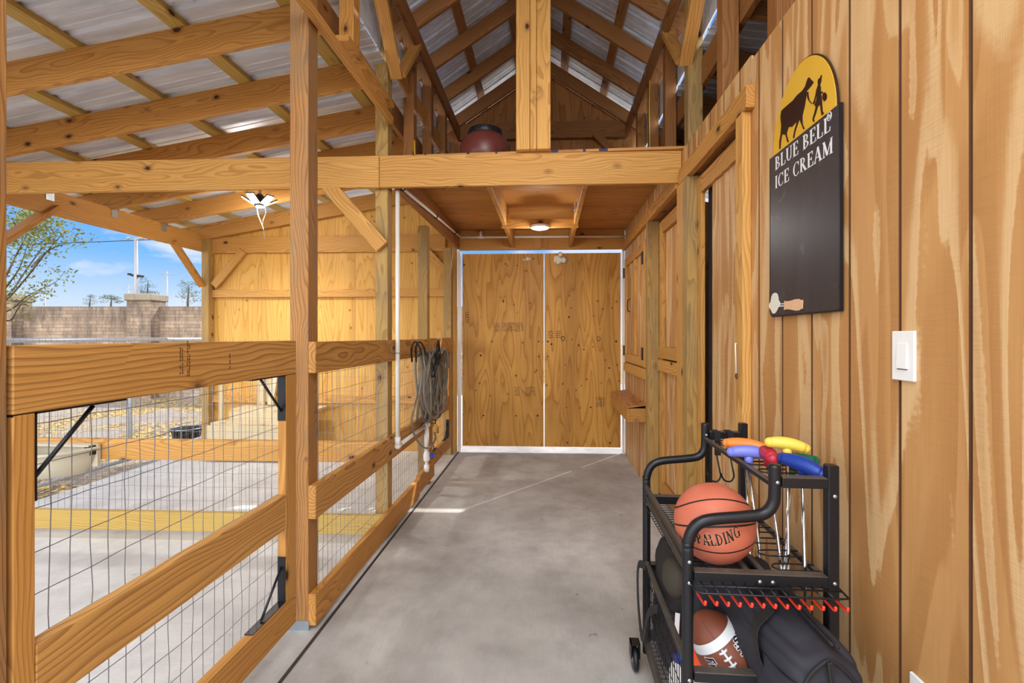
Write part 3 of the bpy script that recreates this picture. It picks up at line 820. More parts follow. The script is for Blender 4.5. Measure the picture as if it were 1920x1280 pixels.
# ---- tubular corral panel outside
pr = empty('pipe_panel', (-4.68, 4.5, 0), 'galvanised tube corral panel along the outer edge of the slab', 'pipe fence')
m = MB(); rr = .021; x = -4.68
pts = [(x, 1.2, 1.412)] + [(x, 5.85, 1.412)]
for k in range(1, 7):
    a = math.pi/2*k/6; pts.append((x, 5.85+.12*math.sin(a), 1.412-.12*(1-math.cos(a))))
pts += [(x, 5.97, .07)]
m.tube(pts, rr, 12).build('top_tube', M['galv_rail'], pr)
MB().tube([(x, 1.2, .075), (x, 5.97, .075)], rr, 12).build('bottom_tube', M['galv_rail'], pr)
MB().tube([(x, 4.75, .1), (x, 4.75, 1.38)], rr*.95, 12).build('upright_tube', M['galv_rail'], pr)
MB().tube([(x, 2.4, .1), (x, 2.4, 1.38)], rr*.95, 12).build('upright_tube', M['galv_rail'], pr)
wire_mesh('wire_mesh', (x+.024, 2.0, 0), (0, 1, 0), 3.9, .08, 1.38, pr, seed=9, r=.001)

# ---- feed trough on the cross fence
tr = empty('feed_trough', (-3.62, 3.05, .55), 'beige plastic corner feed trough hooked over the cross fence', 'feed trough')
mb = MB()
def trough_ring(s, z, inset=0):
    pts = []
    for k in range(17):
        a = math.pi*k/16
        pts.append((-3.56 + (.27-inset)*math.cos(a)*s, 3.085 - (.30-inset)*math.sin(a)*s, z))
    return pts
rings = [trough_ring(.55, .445), trough_ring(.80, .47), trough_ring(.96, .56), trough_ring(1.0, .625), trough_ring(1.06, .628), trough_ring(1.06, .645),
         trough_ring(.96, .645), trough_ring(.90, .57), trough_ring(.72, .49), trough_ring(.5, .465)]
vs = [p for r_ in rings for p in r_]; n = 17; fs = []
for i in range(len(rings)-1):
    for k in range(n-1): fs.append((i*n+k, i*n+k+1, (i+1)*n+k+1, (i+1)*n+k))
fs.append(tuple(range(n))); fs.append(tuple(range((len(rings)-1)*n, len(rings)*n)))
for i in range(3):
    fs.append((i*n, (i+1)*n, (i+1)*n+n-1, i*n+n-1))
mb.add(vs, fs, True); mb.build('bowl', M['trough'], tr)
MB().box((-3.84, 3.07, .50), (-3.28, 3.095, .66)).box((-3.82, 3.02, .652), (-3.30, 3.09, .664)).build('back_plate', M['trough'], tr)
MB().box((-3.34, 3.03, .59), (-3.29, 3.11, .655)).build('clamp', M['black'], tr)
MB().cbox((-3.66, 2.94, .545), .012, .24, .10).build('divider', M['trough'], tr)

# ---- milking stand of pale lumber
st = empty('milking_stand', (-3.4, 5.2, 0), 'pale new-lumber goat stand by the end wall behind the mesh', 'goat stand')
def sb(nm, a, b, w, h, upv=(0, 0, 1)): return board(nm, a, b, w, h, M['pale_lumber'], st, upv)
sb('front_board', (-3.92, 4.95, .33), (-2.75, 4.99, .33), .038, .18)
sb('front_board', (-3.92, 4.955, .12), (-2.75, 4.995, .12), .038, .18)
sb('tread', (-3.90, 5.05, .437), (-2.75, 5.09, .437), .17, .03)
sb('riser', (-3.80, 5.16, .50), (-2.75, 5.19, .50), .038, .10)
sb('deck_board', (-3.80, 5.32, .565), (-2.75, 5.35, .565), .30, .03)
sb('neck_board', (-3.44, 5.40, .60), (-3.36, 5.42, 1.14), .038, .075, (1, 0, 0))
sb('neck_board', (-3.27, 5.40, .60), (-3.32, 5.42, 1.14), .038, .06, (1, 0, 0))
sb('upright', (-3.86, 5.10, .45), (-3.86, 5.10, 1.10), .04, .045, (1, 0, 0))
sb('upright', (-3.60, 5.45, .58), (-3.60, 5.45, 1.10), .04, .09, (1, 0, 0))
sb('side_board', (-3.52, 5.50, .62), (-3.52, 5.50, 1.02), .03, .12, (1, 0, 0))

bu = empty('feed_bucket', (-4.99, 5.92, -.055), 'black round rubber feed pan out on the leaf litter', 'bucket')
MB().lathe([(.13, 0), (.15, .02), (.175, .20), (.19, .21), (.19, .225), (.165, .22), (.14, .03), (.001, .025)], Matrix.Translation((-4.99, 5.92, -.05)), 28).build('bowl', M['black_matte'], bu)
MB().tube([(-4.99+.19*math.cos(a), 5.92+.19*math.sin(a), .18) for a in [i*math.pi/12 for i in range(24)]], .006, 6, closed=True).build('rim', M['galv'], bu)

# ================================================================ RIGHT WALL: casings, doors, shutter
h1 = board('trim_header', (.92, 2.154, 2.547), (.92, 3.235, 2.547), .04, .105, M['pine']); struct(h1)
h2 = board('trim_header', (.92, 3.31, 2.547), (.92, 5.66, 2.547), .04, .105, M['pine']); struct(h2)
struct(vpost('trim_1', .90, .94, 2.194, 2.273, 0, 2.494, M['pine_bright']))
struct(vpost('trim_2', .90, 1.0, 3.043, 3.14, 0, 2.494, M['treated']))
struct(vpost('trim_3', .902, .94, 3.143, 3.285, 0, 2.494, M['pine_bright']))
struct(vpost('trim_4', .90, 1.0, 4.215, 4.30, 0, 2.494, M['treated']))
struct(board('trim_soffit', (.985, 2.28, 2.51), (.985, 3.04, 2.51), .09, .02, M['pine_brown']))
struct(board('trim_soffit', (.985, 3.30, 2.51), (.985, 4.21, 2.51), .09, .02, M['pine_brown']))
def planks(mb, y0, y1, z0, z1, X, step=.14, gap=.004, t=.018):
    n = max(1, round((y1-y0)/step)); w = (y1-y0)/n
    for i in range(n): mb.box((X, y0+i*w+gap/2, z0), (X+t, y0+(i+1)*w-gap/2, z1))
d1 = empty('door_3', (.99, 2.3, 0), kind='structure')
for i in range(5):
    y0 = 2.20 + i*.125
    board('plank', (.992, y0+.0625, .03), (.992, y0+.0625, 2.37), .121, .018, M['siding_x'], d1, (1, 0, 0))
board('top_rail', (.978, 2.2, 2.415), (.978, 2.99, 2.415), .03, .11, M['rail_pine'], d1)
vpost('jamb', .965, .99, 2.965, 3.04, 0, 2.47, M['pine_bright'], d1)
vpost('gap_shade', 1.01, 1.02, 2.82, 2.97, 0, 2.47, M['black_matte'], d1)  # black backing that paints in the shade of the open door gap
d2 = empty('door_4', (1.0, 3.3, 0), kind='structure')
vpost('stile', 1.0, 1.03, 4.10, 4.212, .04, 2.47, M['pine_bright'], d2)
vpost('stile', 1.0, 1.03, 3.30, 3.40, .04, 2.47, M['pine_bright'], d2)
board('rail', (1.012, 3.40, 2.415), (1.012, 4.10, 2.415), .03, .11, M['pine'], d2)
board('rail', (1.008, 3.40, 1.305), (1.008, 4.21, 1.305), .04, .10, M['pine_bright'], d2)
board('rail', (1.008, 3.40, 1.19), (1.008, 4.21, 1.19), .04, .10, M['pine_bright'], d2)
board('rail', (1.012, 3.40, .10), (1.012, 4.10, .10), .03, .12, M['pine'], d2)
for z0, z1 in ((.16, 1.14), (1.355, 2.36)):
    mb = MB(); planks(mb, 3.40, 4.10, z0, z1, 1.03, .14); mb.build('infill', M['siding'], d2)
# shutter window over the feed box
w1 = empty('window_1', (.93, 4.95, 1.7), kind='structure')
mb = MB(); grooved(mb, 4.36, 5.50, 1.15, 2.36, .927, first=4.42, step=.12); mb.build('shutter_panel', M['siding'], w1)
for yy in (4.40, 5.46): vpost('stile', .905, .926, yy-.035, yy+.035, 1.15, 2.36, M['pine_bright'], w1)
board('rail', (.916, 4.43, 2.31), (.916, 5.43, 2.31), .02, .09, M['pine'], w1)
board('rail', (.916, 4.43, 1.20), (.916, 5.43, 1.20), .02, .09, M['pine_bright'], w1)
vpost('batten', .905, .926, 4.86, 4.93, 1.25, 2.26, M['pine_bright'], w1)
board('sill', (.92, 4.32, 1.09), (.92, 5.55, 1.09), .04, .10, M['pine_bright'], w1)
for yy, zz in ((4.455, 2.20), (4.455, 1.28), (5.52, 2.20), (5.52, 1.28)):
    MB().box((.893, yy-.02, zz-.06), (.906, yy+.02, zz+.06)).build('hinge', M['black'], w1)
MB().tube([(.90, 5.13, 1.86), (.875, 5.10, 1.85), (.868, 5.09, 1.79), (.875, 5.10, 1.73), (.90, 5.13, 1.72)], .006, 8).build('handle', M['black'], w1)

# feed box
fb = empty('feed_box', (.85, 5.0, .63), 'small lidded wooden feed box hung low on the siding', 'feed box')
board('side_board', (.765, 4.42, .695), (.765, 5.58, .695), .022, .13, M['pine'], fb)
board('end_board', (.777, 4.43, .695), (.938, 4.43, .695), .022, .13, M['pine'], fb)
board('end_board', (.777, 5.57, .695), (.938, 5.57, .695), .022, .13, M['pine'], fb)
MB().box((.77, 4.44, .635), (.938, 5.56, .645)).build('bottom_board', M['pine'], fb)
lid = board('lid', (.845, 4.40, .785), (.845, 5.60, .785), .20, .014, M['loft_ply'], fb, (-.14, 0, 1))
for yy in (4.62, 4.95): MB().box((.905, yy-.02, .788), (.938, yy+.02, .803)).build('hinge', M['black'], fb)

# double doors
dg = .006
for nm, a, b, s in (('door_1', -1.075, -.058, 1), ('door_2', -.046, .893, 2)):
    o = wallpoly(nm, [(a, .072), (b, .072), (b, 2.482), (a, 2.482)], 5.69, M['door_ply'], .026)
    struct(o)
for nm, a, b, z0, z1 in (('trim_5', -1.132, -1.094, 0, 2.51), ('trim_6', .912, .938, 0, 2.51)):
    struct(wallpoly(nm, [(a, z0), (b, z0), (b, z1), (a, z1)], 5.665, M['trim_white'], .04))
# knots, bolts and stains on the doors are separate small marks
mk = random.Random(3)
for i, (x, z) in enumerate([(.18, 1.42), (.62, 1.42)]):
    o = MB().tube([(x+.02*math.cos(a), cy(5.684, x), z+.03*math.sin(a)) for a in [j*math.pi/8 for j in range(16)]], .003, 6, closed=True)
    o = o.build('pull_ring', M['black']); tag(o, ['dark metal ring fixed on the right-hand plywood door near the gap', 'dark metal ring near the outer edge of the right-hand plywood door'][i], 'ring', None, 'thing')
for i, (u, v, w, h) in enumerate(((988, 486, .14, .05), (1049, 484, .17, .13))):
    p = pY(u, v, 5.68)
    mb = MB()
    for k in range(9):
        a = mk.uniform(0, 6.3); rr_ = mk.uniform(0, .5)
        mb.lathe([(.001, .0015), (mk.uniform(.2, .38)*h, 0)], Matrix.Translation((p.x+w*rr_*math.cos(a)*.8, cy(5.6885, p.x), p.z+h*rr_*math.sin(a)*.8)) @ Matrix.Rotation(math.pi/2, 4, 'X') , 9)
    o = mb.build('foam_blob', M['cream'])
    tag(o, ['small smear of pale foam at the top of the plywood door near the gap', 'larger smear of pale foam at the top of the plywood door past the gap'][i], 'foam', None, 'thing')
# ================================================================ LETTER SHAPES
def L_(x0, y0, x1, y1, w): return ('l', x0, y0, x1, y1, w)
def A_(cx, cy_, rx, ry, a0, a1, wh, wv): return ('a', cx, cy_, rx, ry, a0, a1, wh, wv)
TK, TN = .15, .055
def serif(x, y, w=.26): return L_(x-w/2, y, x+w/2, y, .05)
def stem(x): return [L_(x, .0, x, 1, TK), serif(x, .025), serif(x, .975)]
GL = {
 'B': (.62, stem(.16) + [A_(.24, .74, .24, .235, -90, 90, TK*.9, TN), A_(.24, .265, .31, .24, -90, 90, TK, TN), L_(.16, .975, .26, .975, TN), L_(.16, .505, .28, .505, TN), L_(.16, .025, .26, .025, TN)]),
 'L': (.58, stem(.16) + [L_(.16, .03, .52, .03, TN), L_(.52, .0, .56, .26, .05)]),
 'U': (.72, [L_(.16, .3, .16, 1, TK), serif(.16, .975), A_(.37, .30, .21, .28, 180, 360, TK*.7, TN*1.2), L_(.58, .3, .58, 1, TN), serif(.58, .975, .2)]),
 'E': (.58, stem(.16) + [L_(.16, .97, .50, .97, TN), L_(.51, .76, .51, 1, .045), L_(.16, .51, .42, .51, TN), L_(.42, .40, .42, .62, .045), L_(.16, .03, .52, .03, TN), L_(.53, 0, .57, .26, .045)]),
 'I': (.32, stem(.16)),
 'C': (.68, [A_(.38, .5, .31, .49, 48, 312, TK, TN), L_(.60, .70, .60, .97, .045), L_(.58, .12, .62, .24, .04)]),
 'R': (.70, stem(.16) + [A_(.24, .74, .25, .235, -90, 90, TK*.9, TN), L_(.16, .975, .26, .975, TN), L_(.16, .505, .28, .505, TN), L_(.32, .50, .60, .02, TK), L_(.52, .025, .72, .025, .05)]),
 'A': (.72, [L_(.10, 0, .37, 1, TN), L_(.37, 1, .62, 0, TK), L_(.2, .33, .54, .33, TN), serif(.10, .025, .2), serif(.62, .025)]),
 'M': (.90, [L_(.14, 0, .14, 1, TN), L_(.14, 1, .44, .05, TK), L_(.44, .05, .76, 1, TN), L_(.76, 0, .76, 1, TK), serif(.14, .025, .2), serif(.76, .025), serif(.11, .975, .16), serif(.80, .975, .16)]),
 'S': (.56, [A_(.28, .74, .19, .24, 30, 270, TK*.8, TN*1.4), A_(.28, .26, .21, .24, -150, 90, TK*.8, TN*1.4), L_(.46, .72, .46, .98, .045), L_(.08, .02, .08, .28, .045)]),
 'P': (.60, stem(.16) + [A_(.24, .72, .27, .255, -90, 90, TK*.9, TN), L_(.16, .975, .26, .975, TN), L_(.16, .465, .28, .465, TN)]),
 'D': (.74, stem(.16) + [A_(.24, .5, .40, .475, -90, 90, TK, TN), L_(.16, .975, .26, .975, TN), L_(.16, .025, .26, .025, TN)]),
 'N': (.78, [L_(.14, 0, .14, 1, TN*1.3), L_(.14, 1, .62, .02, TK*1.1), L_(.62, 0, .62, 1, TN*1.3), serif(.14, .025, .2), serif(.62, .975, .22), serif(.10, .975, .18)]),
 'G': (.74, [A_(.38, .5, .31, .49, 48, 322, TK, TN), L_(.60, .72, .60, .97, .045), L_(.62, .08, .62, .44, TK*.9), serif(.62, .45, .26)]),
 # heavy slanted lower case used on the football
 'F': (.62, [L_(.16, 0, .16, .92, .24), L_(.06, .90, .62, .90, .2), L_(.16, .50, .50, .50, .18)]),
 'r': (.46, [L_(.14, 0, .14, .70, .2), A_(.30, .48, .17, .17, 30, 180, .16, .16)]),
 'a': (.58, [A_(.28, .34, .19, .25, 0, 360, .16, .16), L_(.46, 0, .46, .68, .2)]),
 'n': (.60, [L_(.14, 0, .14, .70, .2), A_(.30, .46, .18, .17, 0, 180, .18, .16), L_(.47, 0, .47, .48, .2)]),
 'k': (.58, [L_(.14, 0, .14, 1, .2), L_(.18, .32, .48, .68, .16), L_(.26, .40, .50, 0, .18)]),
 'l': (.28, [L_(.14, 0, .14, 1, .2)]),
 'i': (.28, [L_(.14, 0, .14, .68, .2), L_(.14, .82, .14, 1, .2)]),
 ' ': (.34, []),
}
def glyph_polys(word, slant=0, grow=0, spacing=.05):
    """list of polygons (2D) for a word, cap height 1"""
    out = []; x = 0
    for ch in word:
        w, st = GL[ch]
        for s_ in st:
            if s_[0] == 'l':
                _, x0, y0, x1, y1, t_ = s_; t_ += grow*2
                dx, dy = x1-x0, y1-y0; L = math.hypot(dx, dy); dx /= L; dy /= L
                x0 -= dx*grow; y0 -= dy*grow; x1 += dx*grow; y1 += dy*grow; L += 2*grow
                nx, ny = -dy*t_/2, dx*t_/2; k = max(1, int(L/.2))
                for i in range(k):
                    a, b = i/k, (i+1)/k
                    pa = (x0+(x1-x0)*a, y0+(y1-y0)*a); pb = (x0+(x1-x0)*b, y0+(y1-y0)*b)
                    out.append([(x+pa[0]-nx, pa[1]-ny), (x+pb[0]-nx, pb[1]-ny), (x+pb[0]+nx, pb[1]+ny), (x+pa[0]+nx, pa[1]+ny)])
            else:
                _, cx, cy_, rx, ry, a0, a1, wh, wv = s_; k = max(4, int(abs(a1-a0)/18)); prev = None
                for i in range(k+1):
                    a = math.radians(a0+(a1-a0)*i/k); c, s = math.cos(a), math.sin(a)
                    hw = wh/2*abs(c) + wv/2*abs(s) + grow
                    hh = wv/2*abs(s) + wh/2*abs(c)*.4 + grow
                    hh = wv/2 + grow if abs(s) > .5 else hh
                    q = ((x+cx+(rx+hw*.4)*c, cy_+(ry+hh*.2)*s), (x+cx+(rx-hw*1.2)*c, cy_+(ry-hh*1.6)*s))
                    if prev: out.append([prev[1], prev[0], q[0], q[1]])
                    prev = q
        x += w + spacing
    W = x - spacing
    return [[(px + slant*py, py) for px, py in p] for p in out], W
def put_word(name, word, mapper, mat, parent, slant=0, grow=0, thick=.0006, spacing=.05):
    polys, W = glyph_polys(word, slant, grow, spacing)
    if ' ' in word:                       # each word its own piece
        xs = glyph_polys(word.split(' ')[0], slant, grow, spacing)[1] + spacing
        parts = [[p for p in polys if max(q[0] for q in p) < xs + .1], [p for p in polys if max(q[0] for q in p) >= xs + .1]]
    else: parts = [polys]
    for ps in parts: o = put_polys(name, ps, W, mapper, mat, parent, thick)
    return o
def put_polys(name, polys, W, mapper, mat, parent, thick):
    mb = MB()
    for i, p in enumerate(polys):
        e = (i % 5) * .00002
        n = len(p)
        vs = [mapper(x, y, W, e) for x, y in p] + [mapper(x, y, W, thick + e) for x, y in p]
        mb.add(vs, [tuple(range(n)), tuple(range(n, 2*n))[::-1]] + [(k, (k+1) % n, (k+1) % n + n, k+n) for k in range(n)])
    return mb.build(name, M[mat], parent)

# ================================================================ CHALKBOARD SIGN
SGX = .926
ya = pX(1443.5, 300, SGX).y; yb = pX(1576, 190, SGX).y; z0, z1 = 1.531, 2.192
sg = empty('wall_sign', (SGX, (ya+yb)/2, 1.85), 'tall arched yellow and black BLUE BELL ICE CREAM chalkboard sign on the wall', 'sign')
mb = MB(); r_ = .02
poly = [(ya, z1), (yb, z1), (yb, z0)] + [(ya-r_+r_*math.cos(a)*1, z0+r_-r_*math.sin(a)) for a in [math.pi/2*(1-k/6) for k in range(7)]]
mb.prism(poly, lambda y, z, d: V((SGX + d, y, z)), .006); mb.build('chalkboard', M['slate'], sg)
mb = MB()
mb.box((SGX-.002, yb-.001, z0-.001), (SGX+.008, yb+.004, z1+.001)).box((SGX-.002, yb, z0-.002), (SGX+.008, ya-.02, z0+.004)).box((SGX-.001, ya-.003, z0+.02), (SGX+.008, ya+.001, z1))
mb.build('rim', M['black'], sg)
ym = (ya+yb)/2 - .004; hw = .205; hz = .262
def arch(k, w, h, zc): return [(ym + w*math.cos(a), zc + h*math.sin(a)) for a in [math.pi*i/k for i in range(k+1)]]
mb = MB(); mb.prism(arch(36, hw+.006, hz+.006, z1-.002), lambda y, z, d: V((SGX+.002+d, y, z)), .006); mb.build('arch_rim', M['sign_brown'], sg)
ar = MB(); ar.prism(arch(36, hw, hz, z1), lambda y, z, d: V((SGX-.0005+d, y, z)), .006); ar.build('arch_panel', M['sign_yellow'], sg)
def traced(name, pts, mat, off=.0022, z=6.4, u0=1436, v0=100):
    q = [pX(u0+a/z, v0+b/z, SGX) for a, b in pts]
    mb = MB(); mb.prism([(p.y, p.z) for p in q], lambda y, zz, d: V((SGX-off+d, y, zz)), .0015)
    o = mb.build(name, M[mat], sg)
    bm = bmesh.new(); bm.from_mesh(o.data); bmesh.ops.triangulate(bm, faces=[f for f in bm.faces if len(f.verts) > 4]); bm.to_mesh(o.data); bm.free()
    return o
traced('cow_emblem', [(165,1150),(180,1140),(185,1060),(200,970),(240,975),(262,1060),(280,1065),(262,1000),(255,960),(275,890),(290,880),(320,880),(345,850),(378,820),(345,930),(330,1015),(345,1015),(358,940),(395,830),(410,790),(425,830),(445,880),(455,910),(472,905),(450,860),(445,810),(445,740),(470,640),(490,520),(495,450),(520,425),(545,395),(575,355),(572,335),(545,315),(530,290),(515,290),(500,320),(475,400),(440,450),(380,500),(330,565),(225,655),(190,690),(180,760),(190,870),(180,980),(165,1060)], 'sign_brown')
traced('girl_emblem', [(640,300),(628,330),(632,380),(610,440),(605,480),(585,560),(567,600),(575,612),(592,590),(605,530),(622,490),(610,560),(588,620),(605,640),(590,700),(565,790),(575,820),(590,818),(582,790),(610,710),(628,640),(655,610),(668,700),(676,745),(705,715),(688,700),(682,620),(678,560),(675,520),(665,480),(690,475),(690,462),(665,455),(665,400),(655,380),(668,345),(678,262),(668,258),(655,295)], 'sign_brown')
traced('bucket_emblem', [(690,480),(715,465),(738,500),(735,545),(712,575),(690,555),(684,520)], 'sign_brown')
traced('rope_emblem', [(500,460),(515,462),(520,520),(528,560),(560,600),(556,606),(520,566),(505,535),(498,500)], 'sign_brown')
def sign_word(word, u0, u1, vb, vt, name):
    a = pX(u0, vb, SGX); b = pX(u1, 300, SGX); zb = a.z; zt = pX(u0, vt, SGX).z
    def mp(x, y, W, e): return V((SGX - .0006 - e, a.y + (b.y-a.y)*x/W, zb + (zt-zb)*y))
    return put_word(name, word, mp, 'sign_white', sg)
sign_word('BLUE BELL', 1453.5, 1557.5, 320.3, 296, 'lettering')
sign_word('ICE CREAM', 1453.5, 1562, 355.5, 331.5, 'lettering')
# registered mark
p = pX(1555.5, 218, SGX)
MB().tube([p + V((-.001, .011*math.cos(a), .014*math.sin(a))) for a in [i*math.pi/8 for i in range(16)]], .0013, 5, closed=True).build('registered_mark', M['sign_white'], sg)
MB().cbox(p+V((-.001, .003, 0)), .001, .002, .014).cbox(p+V((-.001, -.001, .004)), .001, .006, .002).cbox(p+V((-.001, -.004, .002)), .001, .002, .005).cbox(p+V((-.001, -.001, 0)), .001, .006, .002).cbox(p+V((-.001, -.004, -.004)), .001, .002, .006).build('registered_letter', M['sign_white'], sg)
# painted ice cream spade
def tr2(name, pts, mat, off=.003): return traced(name, pts, mat, off, 12, 1430, 530)
tr2('spade_blade', [(210,320),(240,250),(290,222),(335,240),(360,300),(370,400),(400,430),(408,480),(400,520),(370,550),(345,610),(310,670),(270,695),(235,685),(205,630),(185,585),(155,560),(150,510),(165,465),(190,440)], 'cream')
tr2('spade_shank', [(400,468),(495,460),(495,480),(400,486)], 'sign_white', .0025)
tr2('spade_shank', [(385,515),(495,505),(495,530),(385,540)], 'sign_white', .0025)
tr2('spade_handle', [(500,405),(560,415),(640,405),(740,370),(830,362),(880,385),(925,385),(918,580),(880,590),(840,620),(760,628),(660,605),(560,592),(495,612)], 'wood_handle')

# ================================================================ SWITCH AND OUTLET
sw = empty('light_switch', (.932, 1.13, 1.40), 'white single rocker light switch plate on the grooved wall', 'light switch')
def plate(par, yc_, zc_, w, h):
    me = bev_box(.008, w, h, .002); mkobj('plate', me, M['white_plastic'], par, Matrix.Translation((.936, yc_, zc_)))
y1_ = pX(1674, 660, .935).y; y2_ = pX(1716, 660, .935).y; yc_ = (y1_+y2_)/2
plate(sw, yc_, 1.398, y1_-y2_, .131)
mkobj('rocker', bev_box(.006, .034, .068, .001), M['white_plastic'], sw, Matrix.Translation((.9315, yc_, 1.398)) @ Matrix.Rotation(.05, 4, 'Y'))
MB().box((.9316, yc_-.0175, 1.3615), (.9325, yc_+.0175, 1.3635)).build('rocker_gap', M['black_matte'], sw)
for dz in (-.048, .048): MB().lathe([(.003, .001), (.0028, 0)], Matrix.Translation((.9322, yc_, 1.398+dz)) @ Matrix.Rotation(math.pi/2, 4, 'Y'), 10).build('screw', M['white_plastic'], sw)
ol = empty('power_outlet', (.932, 1.10, .53), 'white power outlet plate low on the grooved wall, mostly cut by the frame', 'outlet')
y1_ = pX(1707, 1265, .935).y; plate(ol, y1_-.036, .525, .072, .118)
for dz in (-.02, .02): mkobj('socket', bev_box(.004, .034, .028, .002), M['white_plastic'], ol, Matrix.Translation((.931, y1_-.036, .525+dz)))
# hook on the near door casing
hk = empty('door_hook', (.885, 2.26, 1.35), 'long thin white hook and eye hanging on the near door casing', 'hook')
p0 = pX(1380.5, 645, .893); p1_ = pX(1380.5, 700, .893)
MB().tube([p0 + V((.004, 0, 0)), p0 + V((-.004, 0, .004)), p0 + V((-.004, 0, -.01)), p1_], .0032, 8).build('rod', M['pvc'], hk)
MB().tube([p1_ + V((0, .010*math.cos(a), -.012+.012*math.sin(a))) for a in [i*math.pi/8 for i in range(16)]], .002, 6, closed=True).build('eye', M['black'], hk)

# ================================================================ BARREL, CORD
br = empty('storage_barrel', (-.50, 3.75, 2.778), 'round terracotta plastic barrel with black screw lid up on the loft', 'barrel')
MB().lathe([(.15, 0), (.19, .03), (.205, .12), (.205, .17), (.20, .20), (.18, .25), (.14, .292), (.125, .30)], Matrix.Translation((-.505, 3.62, 2.778)) @ Matrix.Diagonal((1, 1, .91, 1)), 40).build('body', M['barrel'], br)
mb = MB(); mb.lathe([(.13, .288), (.136, .292), (.136, .335), (.13, .342), (.001, .342)], Matrix.Translation((-.505, 3.62, 2.750)), 40)
for k in range(36):
    a = 2*math.pi*k/36; mb.cbox((-.505+.137*math.cos(a), 3.62+.137*math.sin(a), 3.064), .006, .006, .04, Matrix.Rotation(a, 3, 'Z'))
mb.build('screw_lid', M['black'], br)
yc1 = MB().tube([(.972, 4.46, 4.0), (.968, 4.465, 3.6), (.973, 4.46, 3.2), (.97, 4.47, 2.85), (.97, 4.46, 2.785)], .006, 6).build('extension_cord', M['yellow_cord'])
tag(yc1, 'yellow cord hanging down the stud beyond the green-tinged post', 'cord', None, 'thing')
yc2 = MB().tube([(-1.126, 3.76, 3.1), (-1.12, 3.755, 2.95), (-1.126, 3.76, 2.79)], .007, 6).tube([(-1.124, 3.76, 2.83), (-1.115, 3.72, 2.80), (-1.10, 3.68, 2.788)], .007, 6).build('extension_cord', M['yellow_cord'])
tag(yc2, 'short yellow cord at the foot of the stud on the loft edge, fence side', 'cord', None, 'thing')

# ================================================================ SHOP LIGHT
sl = empty('shop_light', (-2.96, 4.60, 2.75), 'bright clustered LED garage light under the lean-to rafters', 'light')
c0 = pD(487, 386, 4.78)
MB().lathe([(.03, .12), (.04, .10), (.055, .03), (.055, 0), (.03, -.01), (.001, -.01)], Matrix.Translation(c0), 24).build('hub', M['black'], sl)
MB().lathe([(.016, 0), (.016, .10)], Matrix.Translation(c0+V((0, 0, .10))), 12).build('stem', M['galv'], sl)
for k in range(5):
    a = math.radians(270 + 72*k)
    R = Matrix.Rotation(a, 3, 'Z') @ Matrix.Rotation(math.radians(-32), 3, 'Y')
    pc = c0 + Matrix.Rotation(a, 3, 'Z') @ V((.105, 0, .055))
    w = MB().cbox(pc, .135, .085, .014, R.transposed() if False else R).build('lamp_wing', M['black'], sl)
    MB().cbox(pc + R @ V((0, 0, -.010)), .12, .074, .006, R).build('led_panel', M['led'], w)
MB().lathe([(.001, -.016), (.035, -.015), (.04, -.011)], Matrix.Translation(c0), 20).build('led_disc', M['led'], sl)
MB().tube([c0+V((-.02, -.02, .0)), c0+V((.0, -.03, -.10)), c0+V((.06, -.03, -.24)), c0+V((.075, -.03, -.36))], .0035, 6).build('pull_cord', M['pvc'], sl)
MB().tube([c0+V((.06, -.03, .03)), c0+V((.09, -.03, -.08)), c0+V((.06, -.03, -.15)), c0+V((.05, -.03, -.22))], .0035, 6).build('pull_cord', M['pvc'], sl)

# ================================================================ PIPES
vp = empty('water_pipe', (-1.12, 3.3, .6), 'white PVC pipe dropping from the beam to an elbow on the fence rail', 'pipe')
XP = -1.118
y_ = pX(745.5, 700, XP).y; zt = 2.53
MB().tube([(XP, y_, zt), (XP, y_, .665)], .0165, 16).build('riser', M['pvc'], vp)
mb = MB().tube([(XP, y_, .70), (XP, y_, .635)], .0225, 16).sphere((XP, y_, .632), .0245, 16, 10).tube([(XP, y_, .632), (XP, y_+.045, .632)], .0225, 16)
mb.build('elbow', M['pvc'], vp)
MB().tube([(XP, y_+.04, .632), (XP, 4.07, .632)], .0165, 16).build('horizontal_run', M['pvc'], vp)
for z in (1.325,): MB().tube([(XP+.02*math.cos(a), y_+.02*math.sin(a), z) for a in [i*math.pi/8 for i in range(16)]], .004, 6, closed=True).build('clamp', M['galv'], vp)
sp = empty('hydrant_pipe', (-1.12, 4.12, .2), 'short white PVC standpipe with blue valve and brass tap below the hose', 'standpipe')
yt = 4.12
mb = MB().tube([(XP, yt, .66), (XP, yt, .40)], .0215, 16).tube([(XP, yt, .58), (XP, yt, .20)], .0165, 16).tube([(XP, 4.05, .632), (XP, yt, .632)], .0225, 16).tube([(XP, yt, .635), (XP+.03, yt+.01, .635)], .018, 14)
mb.build('pipe', M['pvc'], sp)
MB().lathe([(.026, 0), (.030, .01), (.030, .055), (.026, .07), (.02, .09)], Matrix.Translation((XP, yt, .30)), 20).lathe([(.024, 0), (.024, .06)], Matrix.Translation((XP, yt, .205)), 20).build('valve_body', M['pvc'], sp)
MB().cbox((XP+.055, yt, .355), .04, .028, .022).cbox((XP+.03, yt, .350), .03, .016, .016).build('valve_handle', M['blue_plastic'], sp)
MB().tube([(XP+.03, yt+.01, .635), (XP+.075, yt+.02, .632), (XP+.095, yt+.02, .61), (XP+.10, yt+.02, .555)], .012, 12).build('tap', M['brass'], sp)
MB().tube([(XP+.075, yt+.02, .64), (XP+.075, yt+.02, .67)], .006, 8).cbox((XP+.075, yt+.02, .675), .04, .012, .008).build('tap_handle', M['black'], sp)
lp = empty('loft_pipe', (-1.05, 4.5, 2.6), 'thin white PVC water line clipped under the loft and over the doors', 'pipe')
a = V((-1.085, 3.33, 2.555)); b = V((-1.075, 5.52, 2.665))
